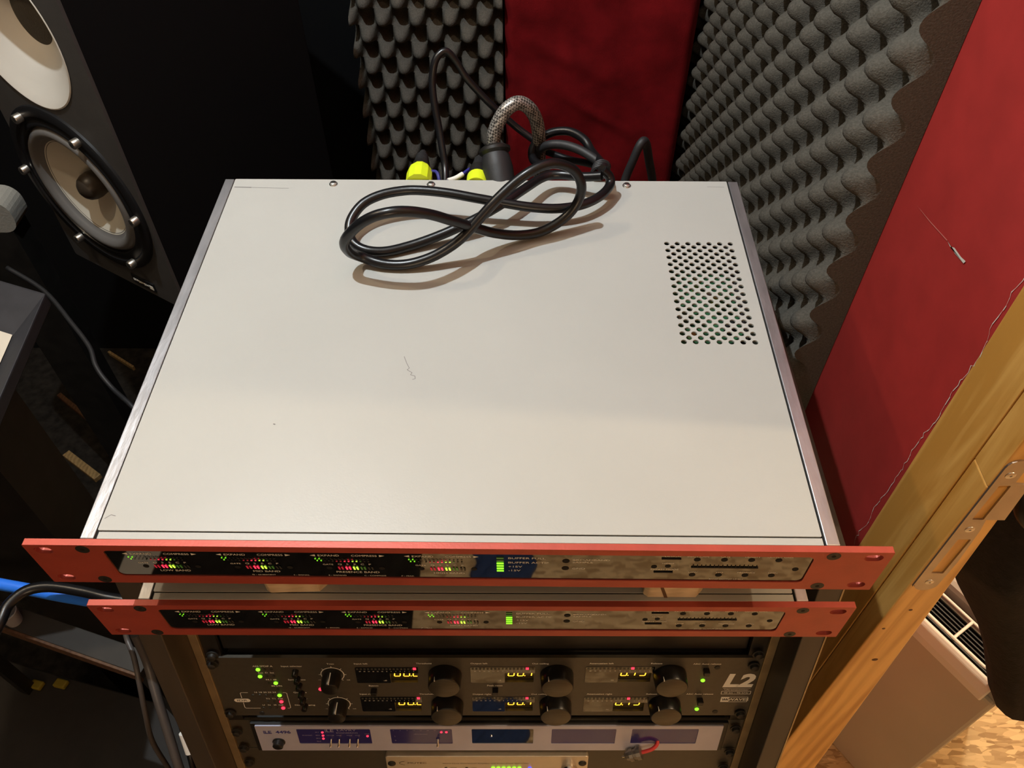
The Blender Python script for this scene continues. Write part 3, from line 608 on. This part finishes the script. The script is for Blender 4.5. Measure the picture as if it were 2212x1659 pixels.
for x in [-40.6, -20.5, 40.8, 56.4]+[5.2+5.1*k for k in range(6)]:
    for d in ((23, 31) if x < 0 else (26.8,) if x > 38 else (27, 31, 35)): m.lathe((x, -6, -d), (0, -1, 0), [(0, 1.5), (.8, 1.4)], 10)
tag(m.build('unlit_lights', 'black_metal', T), kind='stuff')
MB().lathe((79.4, -6, -24), (0, -1, 0), [(0, 8), (2, 8), (2, 6), (5, 6), (5, 7), (12, 7), (12, 4.4), (19, 4.4), (19, 3.4), (8, 3.2)], 24, cap1=True).build('coax_socket', 'chrome', T)
# grey coax plug on a red lead, hanging from under the converter
cen = RC+RX*139-RU*139-RN*9; T = thing('coax_plug', tuple(cen), 'grey metal plug on a short red lead below the lavender converter', 'cable plug')
ax = (RX*.9+RU*.42).normalized()
MB().lathe(-ax*9, ax, [(0, 3), (2, 4.6), (5, 5.2), (5, 6.2), (8.5, 6.2), (8.5, 5), (12, 5.2), (12, 6.4), (16, 6.4), (17, 3.2)], 12, smooth=False).build('plug_body', 'nickel', T)
MB().lathe(-ax*12, ax, [(0, .6), (3, .8)], 8).build('pin', 'chrome', T)
MB().tube([ax*7, ax*13, ax*19+RN*1, ax*24+RN*5, ax*24+RN*12+RU*4], 1.8).build('lead', 'redcable', T)

# ------------------------------------------------------------------ cables behind and on top of the upper unit
coil_c = [(-40.7, 222.0, 59.4), (-53.2, 218.0, 61.7), (-66.9, 217.4, 57.6), (-79.4, 219.0, 47.2), (-88.9, 222.1, 32.9), (-88.6, 227.7, 19.4), (-82.0, 234.1, 9.0), (-66.3, 230.8, 5.5), (-50.5, 230.1, 5.5), (-34.8, 232.4, 8.6), (-20.4, 236.7, 14.1), (-7.2, 241.4, 22.7), (4.5, 248.5, 33.3), (16.1, 255.6, 43.7), (28.7, 263.7, 52.4), (40.1, 269.1, 58.6), (51.6, 275.1, 60.9), (62.0, 279.9, 58.3), (72.9, 283.7, 50.2), (78.9, 283.5, 38.7), (78.2, 282.1, 26.9), (71.8, 277.8, 16.9), (61.2, 272.8, 9.8), (47.7, 267.0, 6.3), (31.4, 261.3, 8.1), (14.3, 254.5, 15.6), (-0.8, 247.1, 26.8), (-13.8, 237.4, 39.7), (-27.3, 228.9, 51.6)]
coil_ab = [(97.5, 317.7, 22.0), (83.2, 321.8, 18.2), (65.2, 328.5, 15.4), (52.3, 325.0, 15.5), (36.6, 305.7, 17.7), (20.3, 287.0, 17.9), (4.3, 274.7, 15.5), (-11.7, 266.5, 11.7), (-30.3, 258.8, 7.6), (-48.7, 251.7, 5.1), (-65.4, 245.7, 4.8), (-78.4, 244.6, 6.1), (-88.0, 248.6, 7.8), (-93.4, 256.7, 10.5), (-93.6, 268.3, 15.6), (-85.7, 280.8, 21.1), (-72.1, 288.8, 23.9), (-54.8, 293.3, 24.7), (-39.8, 293.5, 24.7), (-20.6, 291.5, 23.8), (-0.1, 288.3, 21.8), (20.3, 286.2, 19.2), (40.8, 284.6, 16.6), (61.3, 285.8, 14.4), (80.8, 291.8, 13.4), (96.0, 303.9, 12.7), (104.5, 317.4, 13.1), (104.2, 322.9, 17.6), (98.3, 323.2, 24.0)]
loop1 = [(98.3, 323.2, 24), (101.7, 345.0, 12), (93.6, 372.0, 8.1), (88.1, 385.0, 10.8), (79.3, 395.0, 11.4), (70.4, 400.0, 10.2), (59.8, 402.0, 6.9), (50.6, 400.0, 1.9), (44.4, 392.0, -1.8), (44.4, 380.0, -4.5), (50.3, 368.0, -2.6), (56.0, 355.0, 4.2)]
loop2 = [(104.5, 352.0, 6.0), (93.0, 362.0, 9.5), (81.5, 372.0, 10.6), (68.3, 380.0, 9.6), (56.4, 385.0, 5.5), (49.1, 390.0, -4.0), (47.8, 394.0, -15.7), (52.9, 396.0, -40)]
loop3 = [(102.5, 360.0, 0.5), (91.4, 372.0, -3.3), (77.0, 385.0, -8.6), (63.3, 395.0, -9.9), (54.1, 405.0, -12.0), (46.2, 412.0, -7.5), (33.4, 418.0, -0.6), (23.9, 420.0, 6.9), (10.0, 422.0, 19.5), (-0.7, 424.0, 30.1), (-12.5, 426.0, 43.7), (-21.0, 428.0, 57.8), (-28.0, 428.0, 66.4), (-33.8, 426.0, 65.8), (-38.4, 422.0, 60.1), (-40.9, 416.0, 47.5), (-40.1, 408.0, 34.1), (-36.8, 398.0, 16.6), (-33.2, 384.0, -0.5), (-30.8, 372.0, -12.1), (-30.1, 343.0, -23.3)]
o0 = (0, 290, .7)
T = thing('power_cable', o0, 'thick black power cable coiled in a figure eight on the cream top', 'cable')
m = MB().tube(rel(coil_c, o0), 3.75, 14, 6, True); m.tube(rel(coil_ab, o0), 3.75, 14, 6); m.tube(rel(loop1, o0), 3.7, 14, 6); m.build('cable', 'rubber', T)
t = MB()
for k in range(4): t.tube(rel([(98.5+6.5*math.cos(a)+k*.6, 341+k*2.6, 9+6*math.sin(a)) for a in [i*math.pi/4 for i in range(8)]], o0), 1.3, 8, 3, True)
t.build('cable_tie', 'rubber_matt', T)
o1 = (50, 380, -10); T = thing('signal_cable', o1, 'black cable looping up behind the unit against the foam', 'cable')
MB().tube(rel(loop3, o1), lambda t_: 3.1, 12, 6).build('cable', 'rubber', T)
MB().tube(rel(loop2, o1), 3.8, 12, 6).build('lead', 'rubber_matt', T)
arch = [(128, 400, -75), (131.1, 420.0, -58.0), (137.5, 425.0, -36.0), (143.5, 430.0, -21), (149, 436.0, -24.2), (155.8, 444.0, -48.6), (163.7, 450.0, -79.1), (166, 452, -110)]
world_thing('signal_cable', MB().tube(arch, 4, 12, 6), 'rubber_matt', 'dull black cable bent in a narrow arch in front of the red velvet', 'cable')
o2 = (14, 345, -6); T = thing('mains_cable', o2, 'braided grey mains cable with a fat black plug at the back of the unit', 'cable')
iec = rel([(18.5, 342, -14), (11.5, 372, 12)], o2); ia = Vector(iec[1])-Vector(iec[0]); L_ = ia.length
MB().lathe(iec[0], ia, [(0, 12.5), (L_*.55, 13), (L_*.8, 11.6), (L_*.86, 10.6)], 28).build('plug', 'rubber_matt', T)
MB().lathe(iec[0], ia, [(L_*.84, 10.8), (L_*.9, 13.4), (L_*.96, 13.4), (L_*1.02, 9.6), (L_*.95, 7)], 28).build('collar', 'black_metal', T)
braid = [(11.5, 370.0, 9), (11.2, 373.0, 15), (12.0, 375.0, 24.3), (16.5, 378.0, 34.6), (23.1, 382.0, 42.1), (31.8, 386.0, 44.6), (40.7, 390.0, 37.4), (47.0, 394.0, 22.9), (49.7, 396.0, 4.5), (50.1, 396.0, -13.4), (52.8, 396.0, -50)]
MB().tube(rel(braid, o2), 5.8, 20, 8).build('braided_sleeve', 'braid', T)
for i, (x, z, a, ly, lb) in enumerate(((-50.8, -5, .02, 24, 'yellow-sleeved audio plug behind the unit nearer the speaker'), (-2.6, -6.5, -.03, 13, 'yellow-ringed audio plug behind the unit nearer the braided cable'))):
    T = thing('audio_plug', (x, 341, z), lb, 'cable plug', 'yellow audio plugs at the back of the unit', rotz=a)
    ax = (0, .97, -.06 if i == 0 else -.05)
    MB().lathe((0, 1, 0), ax, [(0, 9), (ly, 9.2)] if i else [(0, 10.8), (14, 11), (20, 10.2), (ly, 8.4)], 12 if i == 0 else 24, smooth=bool(i)).build('sleeve', 'yellow', T)
    s0 = ly+1; pr = [(s0-2, 8.8), (s0+10 if i else s0, 8.2)]
    if i: MB().lathe((0, 1, 0), ax, [(s0-6, 8.9), (s0+12, 8.1), (s0+13, 7)], 24).build('shell', 'black_metal', T)
    else: MB().lathe((0, 1, 0), ax, [(s0-3, 7.6), (s0+6, 7.4)], 24).build('shell', 'black_metal', T)
    b0 = s0+(12 if i else 5); pr = []
    for k in range(8): pr += [(b0+k*2, 6.9-k*.25), (b0+k*2+1.3, 6.9-k*.25), (b0+k*2+1.3, 6.0-k*.25), (b0+k*2+2, 6.0-k*.25)]
    MB().lathe((0, 1, 0), ax, pr, 20).build('strain_relief', 'rubber_matt', T)
    MB().tube([(0, b0+14, -2), (0, b0+26, -6), (0, b0+40, -26), (2, b0+44, -80)], 3.2).build('lead', 'rubber_matt', T)
o3 = (-14, 342, -12); T = thing('ground_wire', o3, 'thin dark blue wire with a white sleeve behind the unit', 'wire')
MB().tube(rel([(-46, 364, -9), (-43.3, 362, -6), (-40.2, 360.0, -3.8), (-36.5, 357.0, -3.0), (-34.3, 350.0, -6.5), (-34, 341.5, -18)], o3), 1.4, 8).tube(rel([(-34, 341.5, -18), (-30, 348, -9), (-25, 352.0, -6.8), (-18.6, 356.0, -6.9), (-13.0, 362.0, -5.9), (-9.4, 368.0, -6.8), (-6, 374, -9)], o3), 1.4, 8).build('wire', 'bluewire', T)
MB().tube(rel([(-27, 350.6, -6.6), (-21, 354.4, -6.9), (-15, 359.6, -6.2)], o3), 2.2, 10).build('sleeve', 'white', T)

# ------------------------------------------------------------------ loudspeaker
T = thing('loudspeaker', (-495.7, 591.4, -194.4), 'charcoal studio loudspeaker with white horn and grey-beige woofer cone', 'loudspeaker', rotz=-.545)
holed([rrect(-100, 116, -142, 330, 3, 3), circ(0, 200, 86, 64), circ(0, 0, 106, 64)], 0, 4, lambda u, v, a: (u, a, v)).build('baffle', 'spk', T, 1.5)
MB().box(-99, -84, 4, 300, -141, 329).box(101, 115, 4, 300, -141, 329).box(-84, 101, 286, 300, -141, 329).box(-84, 101, 18, 286, -141, -127).box(-84, 101, 18, 286, 315, 329).build('cabinet', 'black_wall', T, 1.5)
MB().lathe((0, 0, 200), (0, 1, 0), [(-.6, 87.5), (-1.2, 86), (0, 83), (4, 76), (9, 66), (15, 54), (21, 43), (26, 35), (31, 29)], 64, cap0=False, cap1=False).build('horn', 'horn', T)
MB().lathe((0, 27, 200), (0, 1, 0), [(0, 0.2), (.6, 14), (2, 24), (4, 30)], 40, cap0=False, cap1=False).build('tweeter_mesh', 'mesh', T)
MB().lathe((0, 0, 0), (0, 1, 0), [(2, 110), (-3, 109.6), (-4.5, 107), (-4.5, 98), (-2.5, 96), (-2.5, 91), (-4, 89), (-4, 86), (4, 83)], 72, cap0=False, cap1=False).build('driver_frame', 'frame', T)
MB().lathe((0, 0, 0), (0, 1, 0), [(4, 85), (0, 83.5), (-4.5, 80), (-6, 76), (-4.5, 72), (0, 68.5), (3, 67), (5, 62)], 72, cap0=False, cap1=False).build('surround', 'surround', T)
MB().lathe((0, 0, 0), (0, 1, 0), [(4, 64), (8, 57), (20, 36), (30, 20), (33, 14), (33, .2)], 72, cap0=False, cap1=False).build('cone', 'cone', T)
MB().lathe((0, 0, 0), (0, 1, 0), [(-4, .2), (-3.4, 5), (-1, 10), (3, 14), (9, 16.4), (16, 17), (30, 15)], 32, cap0=False, cap1=False).build('dust_cap', 'dustcap', T)
MB().lathe((0, 60, 0), (0, 1, 0), [(0, 105), (40, 60)], 40).build('driver_basket', 'black_metal', T)
for k in range(6):
    a = 4.181+k*math.pi/3; x, z = 100*math.cos(a), -100*math.sin(a)
    sc = MB().lathe((x, -4, z), (0, -1, 0), [(0, 5.6), (8, 5.6), (9, 4.8)], 16).build('driver_bolt', 'nickel', T)
    MB().lathe((x, -13, z), (0, -1, 0), [(0, 2.6), (.1, 2.6)], 6).build('hex_socket', 'hole', sc)
bd = MB().box(24, 66, -2, 0, -133, -119).build('badge', 'frame', T, .4)
m = MB()
for k in range(9): m.box(27+k*3.3, 29+k*3.3, -2.3, -2, -128.5+(k % 3)*.6, -125)
m.box(57, 64, -2.3, -2, -130, -124); tag(m.build('badge_marks', 'white_print', bd), kind='stuff')
T = thing('speaker_stand', (-430, 745, -1000), 'black stand column under the charcoal loudspeaker', 'speaker stand', rotz=-.545)
MB().box(-110, 110, -150, 150, 650, 662).build('top_plate', 'black_metal', T, 1); MB().box(-50, 50, -45, 45, 20, 650).build('column', 'black_metal', T, 1); MB().box(-150, 150, -180, 180, 6, 20).build('base_plate', 'black_metal', T, 1)

# ------------------------------------------------------------------ left side: console, shelf, cables
T = thing('mixing_console', (-640, 250, -994), 'grey-framed console corner with a beige top left of the rack', 'console')
def cn(x, y, z): return (x+640, y-250, z+994)
A = [(-434, 364), (-418, 180), (-700, 110), (-760, 480)]
def ring(A, f): c = (sum(p[0] for p in A)/4, sum(p[1] for p in A)/4); return [(p[0]+(c[0]-p[0])*f, p[1]+(c[1]-p[1])*f) for p in A]
inn = [(-449, 313), (-437, 190), (-690, 130), (-740, 420)]; fr = MB()
V0 = [cn(x, y, -150) for x, y in A]; V1 = [cn(x, y, -158) for x, y in inn]; V2 = [cn(x, y, -166) for x, y in A]
fr.add(V0+V1+V2, [(i, (i+1) % 4, 4+(i+1) % 4, 4+i) for i in range(4)]+[(i, 8+i, 8+(i+1) % 4, (i+1) % 4) for i in range(4)]+[(11, 10, 9, 8)])
fr.build('frame', 'console', T, 2)
MB().add([cn(x, y, -157) for x, y in inn], [(0, 1, 2, 3)]).build('top_panel', 'paper', T)
MB().box(40, 140, 0, 80, 0, 828).build('pedestal', 'black_metal', T)
world_thing('signal_cable', MB().tube([(-620, 560, -290), (-565, 528.6, -300), (-514.2, 477.9, -306), (-482, 443.1, -312), (-467.3, 417, -318), (-446.4, 395.4, -330), (-388.7, 347.7, -360), (-330, 300, -600), (-320, 290, -994)], 3, 8), 'rubber_matt', 'thin dark cable drooping past the console in the dark', 'cable')
T = thing('side_shelf', (-420, 118, -994), 'low dark grey shelf with a brown front edge left of the rack', 'shelf', rotz=-.30)
MB().box(-300, 60, 0, 24, 532, 546).build('shelf_board', 'desk', T, .8)
MB().box(-300, 60, -3, 0, 531, 546).build('front_edge', 'brownedge', T, .5)
for x, z0_ in ((-280, 194.5), (50, 0)): MB().box(x-8, x+8, 4, 20, z0_, 532).build('leg', 'black_metal', T)
T = thing('low_cabinet', (-610, 90, -994), 'large dark low cabinet under the grey shelf', 'cabinet', rotz=-.24)
MB().box(-330, 190, -330, 130, 0, 194).build('body', 'desk', T, 2); MB().box(-330, 190, -333, -330, 184, 194).build('front_trim', 'sliver', T)
for x, y, lb in ((-671, 216, 'small yellow tag lying by the cabinet edge, the one nearer the cup'), (-636, 218, 'small yellow tag lying by the cabinet edge, the one nearer the rack')):
    world_thing('yellow_tag', MB().obox((x, y, -795), (9, -2, 0), (2, 6, 0), (0, 0, 4)), 'yellow_tag', lb, 'tag', 'yellow tags by the dark cabinet', bevel=2)
blue = [(-960, 240, -994), (-940, 230, -800), (-860, 200, -420), (-700, 160, -290), (-560, 128, -262), (-470, 112, -252), (-415.9, 101.8, -250), (-389.8, 97.3, -250), (-368.1, 93.2, -250), (-346.8, 89.6, -250), (-324, 87.2, -250), (-285, 92, -252), (-272, 150, -300), (-285, 250, -600), (-290, 260, -994)]
world_thing('network_cable', MB().tube(blue, 5.2, 12), 'blue_cable', 'bright blue cable running behind the lower red panel', 'cable')
blk = [(-530, -60, -793), (-530, -60, -700), (-500, -50, -400), (-440, -25, -265), (-400, 10, -240), (-394, 35, -235), (-387.7, 57.8, -230), (-386, 71.9, -228), (-375.6, 84.5, -227), (-357.8, 88.9, -228), (-329.4, 85.8, -230), (-304.5, 81, -232), (-285, 85, -240), (-278, 130, -290), (-300, 230, -600), (-300, 240, -994)]
world_thing('signal_cable', MB().tube(blk, 4.6, 12), 'rubber', 'black cable arching over the bright blue cable', 'cable')
gc = [(-331, 110, -300), (-331.6, 91.7, -330), (-321.5, 74.9, -336), (-316, 57.7, -350), (-318, 40, -390), (-325, 30, -440), (-332, 25, -520), (-340, 15, -620), (-345, 5, -800), (-345, 0, -994)]
world_thing('signal_cable', MB().tube(gc, 2.6, 10), 'grey_cable', 'thin grey cable hanging beside the rack cabinet', 'cable')
T = thing('cable_bundle', (-285, 0, -994), 'grey and white cables hanging along the rack side board', 'cables')
MB().tube(rel([(-309, 80, -300), (-307, 69.8, -335), (-300, 48, -360), (-293, 22, -400), (-287, -4, -450), (-284, -30, -560), (-290, -50, -800), (-292, -60, -990)], (-285, 0, -994)), 4.4, 10).build('grey_cable', 'grey_cable', T)
MB().tube(rel([(-296, 70, -335), (-289, 50, -370), (-282, 26, -410), (-276, 0, -450), (-276, -30, -560), (-280, -50, -800), (-280, -60, -990)], (-285, 0, -994)), 3.6, 10).build('dark_cable', 'rubber', T)
MB().tube(rel([(-278, 24, -392), (-274, 12, -410)], (-285, 0, -994)), 4.4, 10).build('white_tie', 'white', T)
T = thing('plastic_cup', (-518, 158, -448), 'pale translucent plastic cup standing on the dark shelf', 'cup')
MB().lathe((0, 0, 0), (0, 0, 1), [(0, 8), (22, 11), (22.5, 10.4), (2, 7.6)], 24, cap1=True).build('cup_body', M('cloudy_plastic', (.30, .30, .32), .3), T)
for i, (a, b, w_, lb) in enumerate((((-920, 1060), (-847, 1012), 3, 'thin pale strip added as a sliver of light behind the speaker stand'), ((-987, 930), (-828, 810), 5, 'long reddish strip added as a sliver of light on the dark carpet'), ((-912, 770), (-825, 710), 8, 'short wide pale strip added as a sliver of light on the dark carpet'))):
    v = Vector((b[0]-a[0], b[1]-a[1], 0)); n = Vector((-v.y, v.x, 0)).normalized()
    world_thing('light_sliver', MB().obox(((a[0]+b[0])/2, (a[1]+b[1])/2, -988), v/2, n*w_, (0, 0, 6)), 'sliver' if i != 1 else 'brownedge', lb, 'sliver', 'strips added as slivers of light on the dark carpet', bevel=1)  # strips modelled in place of light slivers on wood edges in the dark
m = MB().prism(rrect(-760, -684, -346, -292, 22, 6), 700, 740, 'y')
world_thing('foam_block', m, M('pale_grey_foam', (.28, .27, .24), .9, bump=.3, bscale=300), 'pale grey rounded foam block left of the loudspeaker', 'foam block')
T = thing('side_pedestal', (-725, 720, -994), 'dark pedestal under the pale foam block', 'pedestal'); MB().box(-40, 30, -20, 20, 0, 648).build('column', 'black_metal', T)

# ------------------------------------------------------------------ next room: appliance, jacket
e_ = Vector((-.56, .83, 0)).normalized(); f_ = Vector((.83, .56, 0)).normalized(); R0 = Vector((606, 128, -1000))
T = thing('floor_appliance', tuple(R0+e_*150+f_*110), 'beige floor appliance with white top rim and black grille beyond the door post', 'appliance', rotz=math.atan2(-e_.y, -e_.x))
# local x runs along the front towards the near corner, y into the body
MB().box(-200, 150, -110, 120, 0, 405).build('casing', 'beige', T, 5)
MB().prism([(-113, 396), (-117, 416), (-115, 432), (-110, 438), (-105, 434), (-104, 396)], -200, 136, 'x').build('top_rim', 'white', T, 2)
MB().box(-200, 150, -104, 125, 398, 424).build('top_panel', 'grey_plastic', T, 5)
g = MB().box(-195, 124, -102, -62, 424, 427).build('grille', 'grille', T, 1)
for k in range(7): MB().box(-193, 122, -100+k*5.6, -98.4+k*5.6, 427, 431).build('slat', 'grille', g)
MB().tube([(-195, -101, 439), (-60, -101, 439), (90, -101, 439), (116, -100, 439), (127, -95, 439), (131, -84, 439), (128, -70, 439), (116, -65, 439), (90, -64, 439), (-60, -64, 439), (-195, -64, 439)], 2, 10).build('wire_guard', 'white', T)
MB().tube([(70, -101, 439), (70, -83, 440), (70, -64, 439)], 2, 10).build('wire_guard_bar', 'white', T)
MB().box(-200, 140, -54, 120, 424, 452).build('lid', 'grey_plastic', T, 8)
# jacket: draped sheet with folds and thickness
prof = [(-10, 392, 470), (-103, 396, 520), (-141, 400, 560), (-200, 410, 620), (-240, 411, 650), (-262, 424, 680), (-300, 445, 700), (-340, 472, 720), (-382, 500, 730), (-452, 538, 740), (-520, 570, 745), (-565, 592, 742), (-582, 612, 735), (-600, 640, 720)]
m = MB(); vs = []; n = 28
for j, (z, xl, xr) in enumerate(prof):
    for i in range(n+1):
        t_ = i/n; x = xl+(xr-xl)*t_
        y = 112+16*(1-(2*min(t_, .5)-1)**2)*-1+7*math.sin(i*.75+j*.35)+5*math.sin(i*.31-j*.8)+14*(1-min(1, t_*6))**2
        vs.append((x, y, z+6*math.sin(i*.5)*(j/len(prof))))
W = n+1; fs = [(j*W+i, j*W+i+1, (j+1)*W+i+1, (j+1)*W+i) for j in range(len(prof)-1) for i in range(n)]
N = len(vs); back = [(x, y+26, z) for x, y, z in vs]
edge = [i for i in range(W)]+[j*W+n for j in range(1, len(prof))]+[(len(prof)-1)*W+i for i in range(n-1, -1, -1)]+[j*W for j in range(len(prof)-2, 0, -1)]
m.add(vs+back, fs+[tuple(N+q for q in reversed(f)) for f in fs]+[(edge[k], edge[(k+1) % len(edge)], N+edge[(k+1) % len(edge)], N+edge[k]) for k in range(len(edge))], True)
o = m
jk = world_thing('jacket', m, 'jacket', 'black cloth jacket hanging just beyond the wooden door post', 'jacket')
T = thing('coat_hook', (405, 100, -100), 'black glossy plastic hook with a pale tab above the jacket', 'hook')
MB().tube([(-10, 22, 20), (-4, 8, 0), (2, 0, -18), (14, -6, -26), (28, -4, -18), (36, 4, 4)], 7, 12).build('hook', 'rubber', T)
MB().tube([(-30, 38, 34), (-20, 30, 30), (-8, 20, 20)], 6, 10).build('bracket', 'rubber', T)
MB().lathe((-2, -10, -8), (.2, -1, .1), [(0, 5), (2, 5)], 7).build('tab', 'paper', T)

# ------------------------------------------------------------------ unseen card and cloth added on the floor for their reflections in the black windows
m = MB(); vs = [(-712, -640, -993.5), (-640, -640, -993.5), (-655, -470, -990), (-716, -470, -990)]
m.add(vs+[(x, y, z+3) for x, y, z in vs], [(3, 2, 1, 0), (4, 5, 6, 7)]+[(i, (i+1) % 4, 4+(i+1) % 4, 4+i) for i in range(4)])
world_thing('reflection_card', m, 'paper', 'pale card sheet added on the dark carpet for its reflection in the upper black window', 'card')
m = MB(); n = 16; vs = []
for i in range(n+1):
    for j in range(n+1): vs.append((-50+115*i/n+6*math.sin(j), -600+140*j/n+5*math.sin(i*.9), -998+7*abs(math.sin(i*.7+j*.4))+6*(1-((i-8)/8)**2)))
W = n+1; fs = [(i*W+j, (i+1)*W+j, (i+1)*W+j+1, i*W+j+1) for i in range(n) for j in range(n)]
low = [(x, y, -1000) for x, y, z in vs]; N = len(vs); eg = [i*W for i in range(n+1)]+[n*W+j for j in range(1, W)]+[i*W+n for i in range(n-1, -1, -1)]+[j for j in range(n-1, 0, -1)]
m.add(vs+low, fs+[(eg[k], eg[(k+1) % len(eg)], N+eg[(k+1) % len(eg)], N+eg[k]) for k in range(len(eg))], True)
world_thing('cloth', m, 'jeans', 'crumpled blue cloth added on the strand-board floor for its reflection in the black windows', 'cloth')
